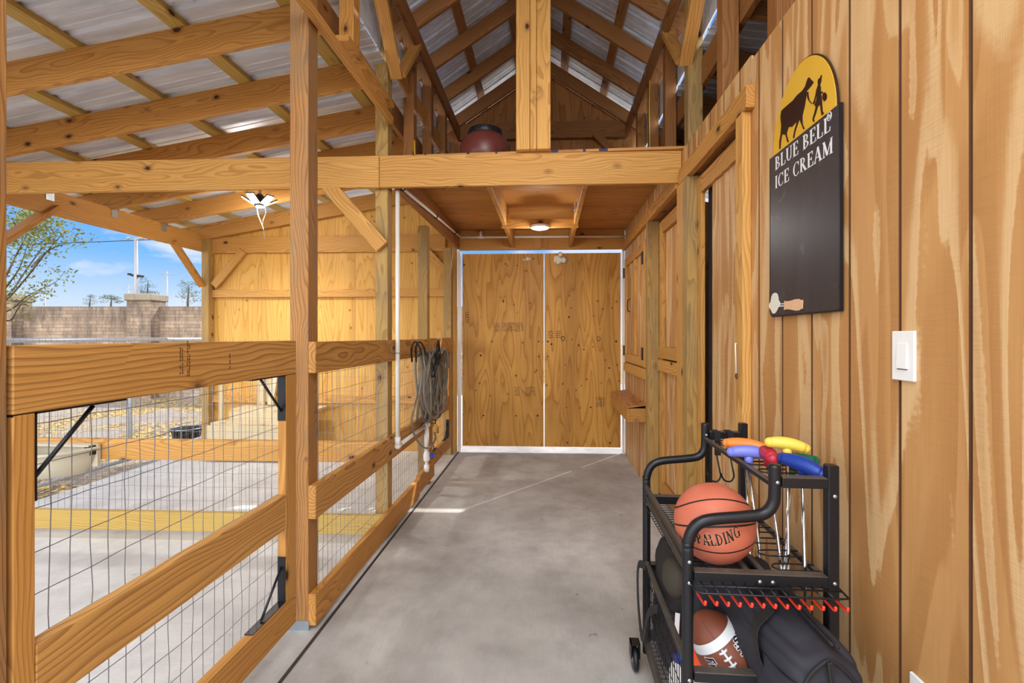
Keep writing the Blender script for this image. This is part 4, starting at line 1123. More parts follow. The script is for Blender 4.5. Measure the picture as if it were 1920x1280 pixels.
MB().tube([a, b], .0125, 12).build('run', M['pvc'], lp)
MB().tube([(-1.085, cy(5.55, -1.085)-.01, 2.66), (.93, cy(5.555, .93), 2.655)], .0125, 12).build('run', M['pvc'], lp)
MB().tube([(-.82-.035, cy(5.54, -.82), 2.66), (-.82+.035, cy(5.54, -.82), 2.66)], .019, 12).tube([(-.82, cy(5.54, -.82), 2.66), (-.82, cy(5.54, -.82), 2.73)], .017, 12).build('tee', M['pvc'], lp)
for f in (.0, .45, .85):
    p = a.lerp(b, f); MB().tube([p + V((.017*math.cos(q), 0, .017*math.sin(q))) for q in [i*math.pi/6 for i in range(12)]], .005, 6, closed=True).build('pipe_clip', M['black'], lp)

# ================================================================ HOSE
XH = -1.105
hs = empty('garden_hose', (XH, 4.0, 1.1), 'grey garden hose coiled and hung on the fence top rail', 'hose')
yl = pX(790, 700, XH).y; yr = pX(826, 700, XH).y
rr = random.Random(12)
mb = MB()
ytop0, ytop1 = pX(790, 690, XH).y, pX(820, 690, XH).y
for k in range(24):
    f = k/23
    yc_ = ytop0 + (ytop1-ytop0)*f
    halfw = rr.uniform(.08, .17); depth = rr.uniform(.53, .66)
    skew = rr.uniform(-.16, .05)
    ztp = 1.315 + rr.uniform(-.012, .012) ; xo = rr.uniform(-.01, .085)
    pts = []
    for i in range(36):
        a = 2*math.pi*i/36
        s_, c_2 = math.sin(a), math.cos(a)
        w_ = halfw * (abs(c_2)**.8)*(1 if c_2 > 0 else -1)
        t_ = (1-s_)/2
        wid = .55 + .75*min(1, t_*1.7)
        y = yc_*(1-t_*.5) + (ytop0+ytop1)/2*t_*.5 + w_*wid + skew*t_
        z = ztp - depth*t_
        x = XH + xo + .025*math.sin(a*2+k) + (.012 if c_2 > 0 else -.005)
        pts.append((x, y, z))
    mb.tube(pts, .0112, 8, closed=True)
mb.build('coil', M['hose'], hs)
pts = [pX(783, 740, XH+.03), pX(775, 770, XH+.05), pX(772, 790, XH+.05), pX(776, 812, XH+.05), pX(787, 832, XH+.04), pX(800, 840, XH+.03), pX(811, 833, XH+.02), pX(816, 822, XH+.01), pX(815, 810, XH+.0)]
def smooth(pts, n=6, closed=False):
    P = [V(p) for p in pts]; out = []
    m_ = len(P)
    rng = range(m_ if closed else m_-1)
    for i in rng:
        p0 = P[(i-1) % m_] if (closed or i > 0) else P[i]; p1 = P[i]; p2 = P[(i+1) % m_]; p3 = P[(i+2) % m_] if (closed or i+2 < m_) else p2
        for k in range(n):
            t_ = k/n
            out.append(.5*((2*p1) + (p2-p0)*t_ + (2*p0-5*p1+4*p2-p3)*t_*t_ + (3*p1-p0-3*p2+p3)*t_**3))
    if not closed: out.append(P[-1])
    return out
MB().tube(smooth(pts), .0085, 8).build('tail', M['hose'], hs)
MB().tube([pX(815.5, 812, XH), pX(815.5, 826, XH+.005)], .012, 10).build('coupling', M['brass'], hs)
pts = [pX(822, 670, XH+.12), pX(822, 700, XH+.12), pX(826, 730, XH+.12), pX(831, 738, XH+.12), pX(836, 725, XH+.12), pX(834, 700, XH+.12), pX(828, 680, XH+.12)]
MB().tube(smooth(pts), .0085, 8).build('loop', M['hose'], hs)
nz = empty('hose_nozzle', pX(825, 665, XH+.13), 'black hose nozzle with handle loop hung over the fence rail', 'nozzle')
c = pX(822, 668, XH+.135)
MB().sphere(c, (.03, .05, .05), 14, 10).cbox(c+V((0, 0, -.05)), .04, .08, .05).build('head', M['black'], nz)
MB().tube(smooth([c+V((0, .04, .0)), c+V((0, .03, .08)), c+V((0, -.005, .14)), c+V((0, -.05, .08)), c+V((0, -.05, 0))]), .009, 8).build('handle_loop', M['black'], nz)
MB().tube([c+V((.0, -.06, -.03)), c+V((0, -.14, -.10)), c+V((0, -.19, -.16))], [.013, .015, .018], 10).build('barrel', M['black'], nz)
hb = empty('hose_hook', pX(778, 650, XH), 'black double hoop hose hanger at the left of the coil', 'hook')
for du in (0, 8):
    pp = [pX(772.5+du, 678, XH+.02), pX(771.5+du, 655, XH+.03), pX(775+du, 643, XH+.04), pX(781+du, 642, XH+.05), pX(787+du, 652, XH+.05), pX(790+du, 664, XH+.05)]
    MB().tube(smooth(pp), .0075, 8).build('hoop', M['black'], hb)
# ================================================================ SPORTS CART
YN, YF = 1.362, 1.985
XL, XT, XRR = .405, .648, .802
ct = empty('sports_cart', (.6, 1.67, 0), 'black tubular wheeled sports equipment cart against the sign wall', 'cart')
T2 = .015
def sq(name, pts, r=T2, mat='black', par=None, n=4): return MB().tube(pts, r*1.32 if n == 4 else r, n, sm=(n > 4)).build(name, M[mat], par or ct)
def barx(name, x0, x1, y, z, w=.03, h=.03, mat='black_dusty'): return board(name, (x0, y, z), (x1, y, z), w, h, M[mat], ct, bev=.002)
for y, nm in ((YN, 'near'), (YF, 'far')):
    dx = 0 if nm == 'near' else .014
    board('post', (XRR+dx, y, .10), (XRR+dx, y, 1.085), .03, .03, M['black'], ct, (1, 0, 0), .003)
    pts = smooth([(XT+dx, y, 1.082), (XT+dx, y, 1.01), (XT-.005+dx, y, .968), (XT-.03+dx, y, .940), (XT-.08+dx, y, .930), (XL+.075+dx, y, .920), (XL+.035+dx, y, .908), (XL+.012+dx, y, .883), (XL+dx, y, .84), (XL+dx, y, .78), (XL+dx, y, .10)], 6)
    MB().tube(pts, .0165, 12).build('curved_tube', M['black'], ct)
    barx('cross_rail', XT+.015+dx, XRR-.015+dx, y, 1.034)
    barx('cross_rail', XL+.015+dx, XRR-.015+dx, y, .755, h=.034)
    barx('cross_rail', XL+.015+dx, XRR-.015+dx, y, .468)
    barx('cross_rail', XL+.015+dx, XRR-.015+dx, y, .175)
    for x, z in ((XT, 1.035), (XRR, 1.0), (XL, .80), (XL, .74), (XRR, .755), (.60, .752), (.635, .752), (XL, .46)):
        o = MB().lathe([(.006, 0), (.0055, .0025), (.001, .004)], Matrix.Translation((x+dx, y-.0168, z)) @ Matrix.Rotation(math.pi/2, 4, 'X'), 10).build('bolt', M['galv'], ct)
def side(name, x, z, w, h, mat='black_dusty', y0=None, y1=None):
    return board(name, (x, y0 or YN+.012, z), (x+.012, y1 or YF-.012, z-.005), w, h, M[mat], ct, bev=.002)
side('side_rail', XL-.002, .812, .016, .02)
side('side_rail', XL+.004, .762, .018, .026)
side('side_rail', XL, .49, .016, .022); side('side_rail', XL-.01, .185, .016, .05)
side('side_rail', XRR, .49, .016, .02); side('side_rail', XRR, .185, .016, .05)
side('side_rail', XT, 1.022, .016, .016); side('side_rail', XRR-.012, 1.022, .012, .012)
side('shelf_bar', .595, .742, .018, .012); side('shelf_bar', .64, .742, .018, .012); side('side_rail', XRR-.01, .752, .016, .016)
def grid(name, x0, x1, y0, y1, z, dx, dy, r=.0016, vert=None):
    mb = MB()
    if vert is None:
        n = int((y1-y0)/dy)
        for i in range(n+1): mb.tube([(x0, y0+i*dy, z), (x1, y0+i*dy, z)], r, 5)
        n = int((x1-x0)/dx)
        for i in range(n+1): mb.tube([(x0+i*dx, y0, z-.003), (x0+i*dx, y1, z-.003)], r, 5)
    return mb.build(name, M['black'], ct, fixn=False)
grid('wire_shelf', XL+.005, .595, YN+.01, YF-.01, .732, .065, .024)
grid('wire_shelf', XL+.005, XRR, YN+.01, YF-.01, .175, .06, .024)
# side basket wires
mb = MB()
for i in range(24):
    y = YN+.02 + i*(YF-YN-.04)/23
    mb.tube([(XL+.004, y, .19), (XL+.002, y, .49)], .0016, 5)
for z in (.25, .31, .37, .43): mb.tube([(XL+.002, YN, z), (XL+.012, YF, z)], .0016, 5)
mb.build('basket_side', M['black'], ct, fixn=False)
mb = MB()
for i in range(14):
    x = XL+.03+i*.028; mb.tube([(x, YF, .19), (x, YF, .48)], .0016, 5)
for z in (.25, .31, .37, .43): mb.tube([(XL, YF, z), (XRR, YF, z)], .0016, 5)
mb.build('basket_end', M['black'], ct, fixn=False)
# looped club dividers on the two levels
for z in (1.022, .762):
    mb = MB(); n = 7
    for i in range(n):
        y = YN + .055 + i*(YF-YN-.09)/(n-1); hw_ = .020
        x0 = XT+.005 if z > .9 else .655
        pts = smooth([(XRR-.006, y-hw_, z), (x0+.045, y-hw_, z), (x0+.022, y-hw_*.7, z), (x0+.012, y, z), (x0+.022, y+hw_*.7, z), (x0+.045, y+hw_, z), (XRR-.006, y+hw_, z)], 4)
        mb.tube(pts, .0026, 6)
    mb.build('club_divider', M['black'], ct)
# racket hook rack in front
mb = MB(); z = .737
mb.tube(smooth([(XL+.01, YN-.01, z+.006), (XL+.004, YN-.045, z+.002), (XL+.02, YN-.062, z)], 3) + [V((XRR-.02, YN-.062, z)), V((XRR+.012, YN-.058, z)), V((XRR+.012, YN-.01, z+.006)), V((XL+.01, YN-.01, z+.006))], .0032, 6)
mb.tube([(XL+.0, YN-.03, z+.004), (XRR+.01, YN-.03, z+.004)], .003, 6)
mb.build('hook_rack', M['black'], ct)
for i in range(13):
    x = .418 + i*.0303
    h_ = MB().tube([(x-.014, YN-.005, z+.010), (x-.004, YN-.06, z-.003)], .0026, 6).build('hook_wire', M['black'], ct)
    MB().tube([(x-.004, YN-.058, z-.0035), (x+.004, YN-.094, z-.013), (x+.0045, YN-.097, z-.011), (x+.0046, YN-.098, z-.004)], .0036, 8).sphere((x+.0046, YN-.098, z-.0035), .0042, 8, 6).build('red_tip', M['red_plastic'], h_)
# S hooks on the far rail
for u in (1343, 1368):
    x0 = pY(u, 850, YF-.02).x
    g = empty('s_hook', (x0, YF-.02, 1.0)); g.parent = ct; g.matrix_basis = ct.matrix_basis.inverted() @ Matrix.Translation((x0, YF-.02, 1.0))
    MB().cbox((x0, YF-.01, 1.035), .024, .05, .036).cbox((x0+.002, YF-.03, .985), .022, .012, .06).build('clip', M['black_matte'], g)
    pts = [pY(u+0, 850, YF-.03), pY(u+6, 880, YF-.05), pY(u+8, 893, YF-.05), pY(u+2, 902, YF-.05), pY(u-8, 901, YF-.05), pY(u-14, 894, YF-.05), pY(u-16, 887, YF-.05)]
    MB().tube(smooth(pts), .0035, 8).build('hook', M['black'], g)
# wheels
for x, y in ((XL-.03, YF+.03), (XRR, YF), (XL, YN), (XRR, YN)):
    R = Matrix.Translation((x, y, .052)) @ Matrix.Rotation(math.pi/2, 4, 'Y') 
    w = MB().lathe([(.02, -.012), (.042, -.012), (.05, -.008), (.052, 0), (.05, .008), (.042, .012), (.02, .012)], R, 28).build('wheel', M['black'], ct)
    MB().lathe([(.001, -.014), (.012, -.014), (.018, -.010), (.018, .010), (.012, .014), (.001, .014)], R, 18).build('hub', M['galv'], w)
    MB().box((x-.02, y-.022, .06), (x-.016, y+.022, .125)).box((x+.016, y-.022, .06), (x+.02, y+.022, .125)).box((x-.02, y-.022, .118), (x+.02, y+.022, .125)).build('fork', M['black'], w)

# ================================================================ BASKETBALL
bc = pD(1338.5, 979, 1.452); br_ = .1215
rx = ray(1338, 979).normalized()
# ball's own axes: z = normal of the main seam
up_ = V((0, 0, 1)); right = rx.cross(up_).normalized(); upp = right.cross(rx).normalized()
zax = (upp*.96 + right*-.16 + rx*-.10).normalized()
xax = (-rx*.97 + right*.12); xax = (xax - zax*xax.dot(zax)).normalized(); yax = zax.cross(xax)
R3 = Matrix((xax, yax, zax)).transposed()
bb = MB().sphere((0, 0, 0), br_, 48, 32)
me_o = bb.build('basketball', M['basketball'], None, (0, 0, 0))
me_o.matrix_basis = Matrix.Translation(bc) @ R3.to_4x4()
tag(me_o, 'orange SPALDING basketball resting on the middle shelf of the cart', 'basketball', None, 'thing')
def on_ball(cpix, rot, size, word, name, mat, bow=0, grow=0, thick=.0008, base=1.0):
    r = ray(*cpix).normalized(); o = V((0, 0, HC))
    oc = o - bc; b_ = oc.dot(r); disc = b_*b_ - (oc.dot(oc) - br_*br_); t_ = -b_ - math.sqrt(disc)
    n = (o + r*t_ - bc).normalized()
    tx = (right - n*right.dot(n)).normalized(); ty = n.cross(tx)
    if ty.dot(upp) < 0: ty = -ty
    c_, s_ = math.cos(rot), math.sin(rot)
    ax, ay = tx*c_ + ty*s_, ty*c_ - tx*s_
    def mp(x, y, W, e):
        X = (x - W/2)*size; Y = (y-.5)*size*1.25 + (bow*(X/size/(W/2))**2*size if W > 0 else 0)
        ang = math.hypot(X, Y)/br_
        if ang < 1e-6: d_ = n
        else: d_ = (n*math.cos(ang) + (ax*X + ay*Y).normalized()*math.sin(ang))
        return bc + d_*(br_*base + .0004 + e)
    return mp, word, name, mat, grow, thick
def word_on_ball(*a, **k):
    mp, word, name, mat, grow, thick = on_ball(*a, **k)
    return put_word(name, word, mp, mat, me_o, 0, grow, thick, .07)
word_on_ball((1343.5, 1013), math.radians(15), .0262, 'SPALDING', 'lettering', 'tan_ink', bow=.5, grow=.035, thick=.0002)
word_on_ball((1343, 1012.5), math.radians(15), .0262, 'SPALDING', 'lettering', 'black_ink', bow=.5, grow=.018, thick=.0006)
mp = on_ball((1326.5, 1006), math.radians(12), .024, '', 'emblem', 'tan_ink')[0]
mb = MB(); mb.tube([mp(.5*math.cos(a), .5+.38*math.sin(a), 0, .0002) for a in [i*math.pi/12 for i in range(24)]], .0010, 6, closed=True)
mb.tube([mp(0, .2, 0, .0003), mp(0, .8, 0, .0003)], .0009, 5).tube([mp(-.14, .75, 0, .0003), mp(0, .8, 0, .0003), mp(.14, .75, 0, .0003)], .0009, 5)
mb.build('emblem', M['tan_ink'], me_o)

# ================================================================ FOOTBALL
fc = pD(1366, 1226, 1.45)
fr_ = ray(1366, 1225).normalized(); rgt = fr_.cross(up_).normalized(); upf = rgt.cross(fr_).normalized()
axv = (rgt*-.62 + upf*.62 - fr_*.45).normalized()         # towards the upper-left pole, tipped at the viewer
zf = (-fr_ - axv*(-fr_).dot(axv)).normalized()
zf = (Matrix.Rotation(math.radians(-6), 3, axv) @ zf)
yf = zf.cross(axv)
RF = Matrix((axv, yf, zf)).transposed()
HL, RB = .148, .093
def fprof(x):
    t_ = abs(x)/HL
    return RB*max(0, (1-t_**2))**.62*(1-.04*t_)
prof = [(max(1e-4, fprof(-HL+2*HL*i/40)), -HL+2*HL*i/40) for i in range(41)]
Mx = Matrix.Rotation(math.pi/2, 4, 'Y')
fb_ = MB().lathe(prof, Mx, 40)
ft = fb_.build('football', M['football'], None, (0, 0, 0)); ft.matrix_basis = Matrix.Translation(fc) @ RF.to_4x4()
tag(ft, 'brown American football with white bands in the cart basket', 'football', None, 'thing')
FM = ft.matrix_basis.copy()
def fpt(x, arc, e=0):
    """x along the axis, arc = distance around from the lace line"""
    r = max(fprof(x), .01); a = arc/max(r, .04)
    return FM @ V((x, (r+e)*math.sin(a), (r+e)*math.cos(a)))
mb = MB(); mb.tube([fpt(.062-.125*i/16, 0, .0015) for i in range(17)], .0036, 8)
lc = mb.build('lace', M['white_paint'], ft)
for i in range(7):
    x = .056 - i*.019
    MB().tube([fpt(x, -.013, .001), fpt(x, -.006, .004), fpt(x, 0, .005), fpt(x, .006, .004), fpt(x, .013, .001)], .0034, 8).build('lace_loop', M['white_paint'], ft)
def fword(word, x0, x1, a0, hgt, flip, gr, mat, th):
    def mp(x, y, W, e):
        X = x0 + (x1-x0)*x/W
        return fpt(X, a0 + (hgt*(y-.5))*(1 if flip else -1), .0006+e)
    return put_word('lettering', word, mp, mat, ft, .25, gr, th, .10)
fword('Franklin', -.052, .062, -.052, .026, True, .07, 'white_paint', .0003)
fword('Franklin', -.052, .062, -.052, .026, True, .0, 'navy_paint', .0009)
fword('Franklin', .060, -.054, .052, .026, False, .07, 'white_paint', .0003)
fword('Franklin', .060, -.054, .052, .026, False, .0, 'navy_paint', .0009)

# ================================================================ OTHER THINGS IN THE BASKET
cn = empty('training_cone', (.50, 1.52, .20), 'bright orange plastic cone behind the football in the basket', 'cone')
MB().lathe([(.085, 0), (.080, .01), (.055, .26), (.04, .30), (.036, .305), (.030, .30), (.07, .01)], Matrix.Translation((.495, 1.56, .20)) , 32).build('body', M['orange_plastic'], cn)
MB().cbox((.495, 1.56, .193), .20, .20, .012).build('base', M['orange_plastic'], cn)
sb_ = MB().sphere((0, 0, 0), .095, 32, 20).build('soccer_ball', M['soccer'], None, (0, 0, 0))
sb_.matrix_basis = Matrix.Translation((.495, 1.60, .30)) @ Matrix.Rotation(.7, 4, 'X')
sb_.matrix_basis = Matrix.Translation(V((.498, 1.455, .275))) @ Matrix.Rotation(.7, 4, 'X')
tag(sb_, 'white, black and orange soccer ball low in the basket behind the wire side', 'soccer ball', None, 'thing')
cn.matrix_basis = Matrix.Translation((.50+.04, 1.52+.05, .17))
bt = empty('water_bottle', (.45, 1.55, .19), 'clear bottle with blue cap in the wire basket beside the soccer ball', 'bottle')
BTM = Matrix.Translation((.445, 1.60, .19))
MB().lathe([(.03, 0), (.033, .01), (.033, .10), (.025, .13), (.014, .145), (.014, .15)], BTM, 24).build('body', M['white_plastic'], bt)
MB().lathe([(.017, .148), (.017, .172), (.001, .175)], BTM, 20).build('cap', M['blue_plastic'], bt)

def blob_box(c, hx, hy, hz, ex=.35, n=40, m_=24, wr=.006, seed=1, shear=None, tap=None):
    """soft cloth-covered box: superellipsoid with creases"""
    rr = random.Random(seed); vs = []; fs = []
    ph = [(rr.uniform(2, 9), rr.uniform(2, 9), rr.uniform(2, 9), rr.uniform(0, 6.3)) for _ in range(9)]
    def sg_(x, p): return math.copysign(abs(x)**p, x)
    for i in range(m_+1):
        th = -math.pi/2 + math.pi*i/m_
        for k in range(n):
            a = 2*math.pi*k/n
            p = V((sg_(math.cos(th), ex)*sg_(math.cos(a), ex), sg_(math.cos(th), ex)*sg_(math.sin(a), ex), sg_(math.sin(th), ex)))
            w = sum(math.sin(p.x*q[0]+p.y*q[1]+p.z*q[2]+q[3]) for q in ph)/9
            w2 = abs(math.sin(p.x*6+p.z*9+p.y*4+seed))**.5
            q = V((p.x*hx, p.y*hy, p.z*hz)); q += p.normalized()*(w*wr*1.6 - (1-w2)*wr)
            if tap: q = tap(p, q)
            vs.append(V(c)+q)
    for i in range(m_):
        for k in range(n): fs.append((i*n+k, i*n+(k+1) % n, (i+1)*n+(k+1) % n, (i+1)*n+k))
    return vs, fs
# duffel lying over the near edge of the basket
db = empty('duffel_bag', (.62, 1.5, .45), 'big black nylon duffel bag slumped over the near rail of the cart', 'bag')
def tapd(p, q):
    f = (p.y+1)/2                       # 0 near end, 1 far end
    q.z -= .02*f - .0; q.x += -.05*f; q.x += (.03*(1-p.z)/2)*(1 if p.x < 0 else .2)
    if p.z > .5: q.z += -.035*abs(p.x)*(1-f) + .02*math.sin(f*3)
    return q
vs, fs = blob_box((.690, 1.50, .515), .102, .33, .16, .30, 72, 44, .012, 4, tap=tapd)
MB().add(vs, fs, True).build('body', M['nylon'], db)
def duff(p):                            # point on the surface in unit-cube terms
    q = tapd(V(p), V((p[0]*.102, p[1]*.33, p[2]*.16))); return V((.690, 1.50, .515)) + q
def ribbon(mb, pts, w, t_, nrm):
    for a, b in zip(pts[:-1], pts[1:]):
        d = (V(b)-V(a)); L = d.length; d.normalize(); n_ = V(nrm); n_ = (n_ - d*n_.dot(d)).normalized(); s_ = d.cross(n_)
        mb.cbox((V(a)+V(b))/2, L*1.08, w, t_, Matrix((d, s_, n_)).transposed())
mb = MB(); mb.tube(smooth([duff((-.1, -1.0, z_)) + V((0, -.004, 0)) for z_ in (-.95, -.5, 0, .5, .9)]), .004, 6)
mb.tube(smooth([duff((-.045, -1.0, z_)) + V((0, -.004, 0)) for z_ in (-.95, -.5, 0, .5, .9)]), .003, 6).build('end_seam', M['nylon_dark'], db)
mb = MB()
for x_ in (.25, .38): mb.tube(smooth([duff((x_, y_, 1.0)) + V((0, 0, .004)) for y_ in (-.9, -.4, 0, .4, .9)]), .004, 6)
mb.build('zip', M['nylon_dark'], db)
mb = MB(); mb.tube(smooth([duff((.9*math.cos(a), -.98, .86*math.sin(a)))+V((0, 0, 0)) for a in [math.pi*i/10 for i in range(11)]]), .0045, 6).build('piping', M['nylon_dark'], db)
mb = MB(); ribbon(mb, smooth([duff((-1.0, -.55, .2)), duff((-.98, -.55, .8))+V((-.01, 0, .01)), duff((-.5, -.5, 1.0))+V((0, 0, .03)), duff((0, -.1, 1.0))+V((0, 0, .045)), duff((.3, .3, 1.0))+V((0, 0, .02))], 5), .035, .003, (-.5, 0, 1)); mb.build('strap', M['nylon_dark'], db)
# upright bag at the back of the basket
ub = empty('ball_bag', (.55, 1.75, .2), 'tall black equipment bag with mesh pocket leaning behind the football', 'bag')
def tapu(p, q):
    f = (p.z+1)/2; q.x *= 1-.18*f; q.x += -.045*f*0; q.y += .02*f
    return q
vs, fs = blob_box((.575, 1.80, .42), .165, .13, .245, .42, 48, 28, .007, 9, tap=tapu)
MB().add(vs, fs, True).build('body', M['nylon_dark'], ub)
MB().sphere((.455, 1.69, .575), (.035, .055, .07), 18, 12, Matrix.Rotation(.35, 3, 'Z')).build('mesh_pocket', M['mesh_panel'], ub)
mb = MB(); ribbon(mb, [V((.462, 1.672, .455)), V((.457, 1.670, .375))], .016, .002, (-.3, -1, 0)); mb.build('care_label', M['white_paint'], ub)
mb = MB(); ribbon(mb, smooth([(.46, 1.70, .43), (.425, 1.72, .44), (.39, 1.80, .38), (.385, 1.87, .24), (.385, 1.93, .22), (.382, 1.975, .32), (.385, 1.995, .45), (.40, 1.97, .48), (.44, 1.90, .47)], 5), .03, .003, (-1, 0, .2)); mb.build('strap', M['nylon_dark'], ub)
vs, fs = blob_box((.575, 1.67, .52), .07, .05, .12, .45, 36, 20, .005, 15)
pk_ = MB().add(vs, fs, True).build('side_pouch', M['nylon'], ub)
# small white script on the pouch: a run of linked strokes
p_ = [pD(u, v, 1.50) for u, v in ((1384, 1142), (1388, 1150), (1387, 1155), (1391, 1158), (1390, 1163), (1394, 1166), (1393, 1171), (1398, 1172), (1397, 1177), (1401, 1177))]
MB().tube(smooth(p_, 4), .0016, 5).build('script_logo', M['white_paint'], ub)

# ================================================================ PUTTERS
def putter(name, col, uh, vh, d, ang, length, width, label, foot, neckd=.03, tilt=0):
    c = pD(uh, vh, d)
    g = empty(name, c, label, 'toy golf putter', 'kids putters in the cart')
    # head: curved T bar
    dirv = V((math.cos(ang), math.sin(ang), tilt)).normalized()
    pts = []; rad = []
    for i in range(11):
        t_ = -1+2*i/10
        pts.append(c + dirv*(t_*length/2) + V((0, 0, -.006*t_*t_)))
        rad.append(width*(.80+.20*(1-t_*t_)))
    mb = MB(); mb.tube(pts, rad, 14)
    mb.sphere(pts[0], width*.80, 14, 10).sphere(pts[-1], width*.80, 14, 10)
    mb.build('head', M[col], g)
    nb = c + V((0, 0, -neckd-.012))
    MB().tube([c+V((0, 0, -.004)), nb], [width*.75, .011], 12).build('neck', M[col], g)
    MB().tube([nb + V((0, 0, .005)), V(foot)], .0052, 10).build('shaft', M['chrome'], g)
    MB().tube([V(foot).lerp(nb, .22), V(foot)], .011, 10).build('grip', M['black_matte'], g)
    return g
putter('toy_putter', 'club_orange', 1398, 832, 1.66, -.62, .125, .021, 'orange-headed toy putter at the far end of the cart rack', (.70, 1.60, .30))
putter('toy_putter', 'club_violet', 1404, 846, 1.55, -.25, .105, .021, 'violet-headed toy putter in front of the orange one', (.735, 1.52, .30), .05)
putter('toy_putter', 'club_red', 1440, 850, 1.50, -1.7, .09, .024, 'dark red toy putter seen end-on beside the violet one', (.77, 1.46, .30))
putter('toy_putter', 'club_yellow', 1476, 831, 1.46, -.25, .100, .020, 'yellow toy putter standing tallest in the cart rack', (.745, 1.47, .30), .045, -.12)
putter('toy_putter', 'club_green', 1484, 860, 1.52, -.15, .135, .021, 'dark green toy putter mostly hidden behind the blue one', (.728, 1.53, .30), .05, .05)
putter('toy_putter', 'club_blue', 1504, 870, 1.38, -1.0, .115, .023, 'deep blue toy putter nearest the camera in the cart rack', (.765, 1.40, .30), .02, -.18)
# ================================================================ OUTDOORS
BD = 11.3
def bx(u): return (u-1028)*CS*BD/F          # lateral position on the brick wall's plane
def by(x): return (BD + x*SN)/CS
wa = V((-16.5, by(-16.5), 0)); wb_ = V((-2.0, by(-2.0), 0))
d = (wb_-wa).normalized(); Mw = Matrix.Translation((wa+wb_)/2) @ Matrix.Rotation(math.atan2(d.y, d.x), 4, 'Z')
bw = empty('brick_fence', (wa+wb_)/2, 'long weathered tan brick boundary wall with capped piers', 'boundary wall')
L = (wb_-wa).length
me = bpy.data.meshes.new('wall_run'); mb = MB(); mb.box((-L/2, -.1, -1.12), (L/2, .1, 1.12))
me.from_pydata([tuple(p) for p in mb.v], [], mb.f); mkobj('wall_run', me, M['brick'], bw, Mw @ Matrix.Translation((0, 0, 1.06)))
for i, u in enumerate((283, 30, -230)):
    x = bx(u); c = V((x, by(x)-.12, 0))
    me = bpy.data.meshes.new('pier'); mb = MB(); mb.box((-.29, -.24, -1.2), (.29, .24, 1.2)); me.from_pydata([tuple(p) for p in mb.v], [], mb.f)
    pi_ = mkobj('pier', me, M['brick'], bw, Matrix.Translation(c + V((0, 0, 1.12))) @ Matrix.Rotation(math.atan2(d.y, d.x), 4, 'Z'))
    mkobj('cap', bev_box(.66, .58, .17, .02), M['cap_stone'], pi_, Matrix.Translation(c + V((0, 0, 2.39))) @ Matrix.Rotation(math.atan2(d.y, d.x), 4, 'Z'))
x = bx(45); o = MB().box((x-.06, by(x)-.2, 0), (x+.06, by(x)-.12, 2.3)).build('fence_post', M['bark']); tag(o, 'thin dark post against the brick wall beside its end pier', 'post', None, 'thing')

# near tree whose branches reach into the opening
tr_ = empty('tree', (-11.2, 9.0, 0), 'small-leaved tree reaching in from the edge before the brick wall', 'tree')
rr = random.Random(21); tips = []
bmb = MB()
def P(u, v, d_): return pD(u, v, d_)
D0 = 9.4
base = V((-11.6, 8.3, 0)); fork = V((-11.35, 8.35, 1.9))
bmb.tube([base, (base+fork)/2+V((.05, 0, 0)), fork], [.09, .075, .06], 8)
branches = [[(20, 548), (45, 512), (75, 470), (100, 440), (118, 415)], [(18, 556), (50, 520), (80, 482), (105, 452), (128, 432), (150, 448)],
            [(20, 500), (32, 475), (48, 445), (60, 418), (80, 402)], [(20, 580), (50, 556), (80, 540), (105, 528), (122, 508)],
            [(5, 470), (25, 440), (45, 418), (70, 400)], [(60, 500), (90, 470), (120, 458), (160, 452)], [(20, 600), (40, 570), (70, 550), (95, 545)],
            [(10, 540), (35, 505), (48, 470), (55, 440)]]
for b_ in branches:
    pts = [P(u, v, D0 + rr.uniform(-.3, .3)) for u, v in b_]
    pts = [fork.lerp(pts[0], .5)] + pts if b_[0][0] < 30 else pts
    pts = smooth(pts, 4)
    n_ = len(pts); bmb.tube(pts, [max(.004, .022*(1-i/n_)) for i in range(n_)], 5)
    for i in range(4, n_): tips.append((pts[i], i/n_))
bmb.build('branches', M['bark'], tr_, fixn=False)
lmb = MB()
def leaf(mb, c, s, rr):
    a = V((rr.uniform(-1, 1), rr.uniform(-1, 1), rr.uniform(-.6, 1))).normalized(); b = a.orthogonal().normalized()
    b = (Matrix.Rotation(rr.uniform(0, 6.3), 3, a) @ b); 
    mb.add([c, c+a*s*.5+b*s*.22, c+a*s, c+a*s*.5-b*s*.22], [(0, 1, 2, 3)])
for k in range(2500):
    if rr.random() < .62:       # dense crown at the top
        c = P(rr.gauss(62, 26), rr.gauss(418, 22), D0 + rr.uniform(-.7, .7))
    else:
        t_, f = rr.choice(tips); c = t_ + V((rr.gauss(0, .10), rr.gauss(0, .15), rr.gauss(0, .10)))
    leaf(lmb, c, rr.uniform(.055, .10), rr)
lf = lmb.build('foliage', M['leaf_green'], tr_, fixn=False); lf['kind'] = 'stuff'

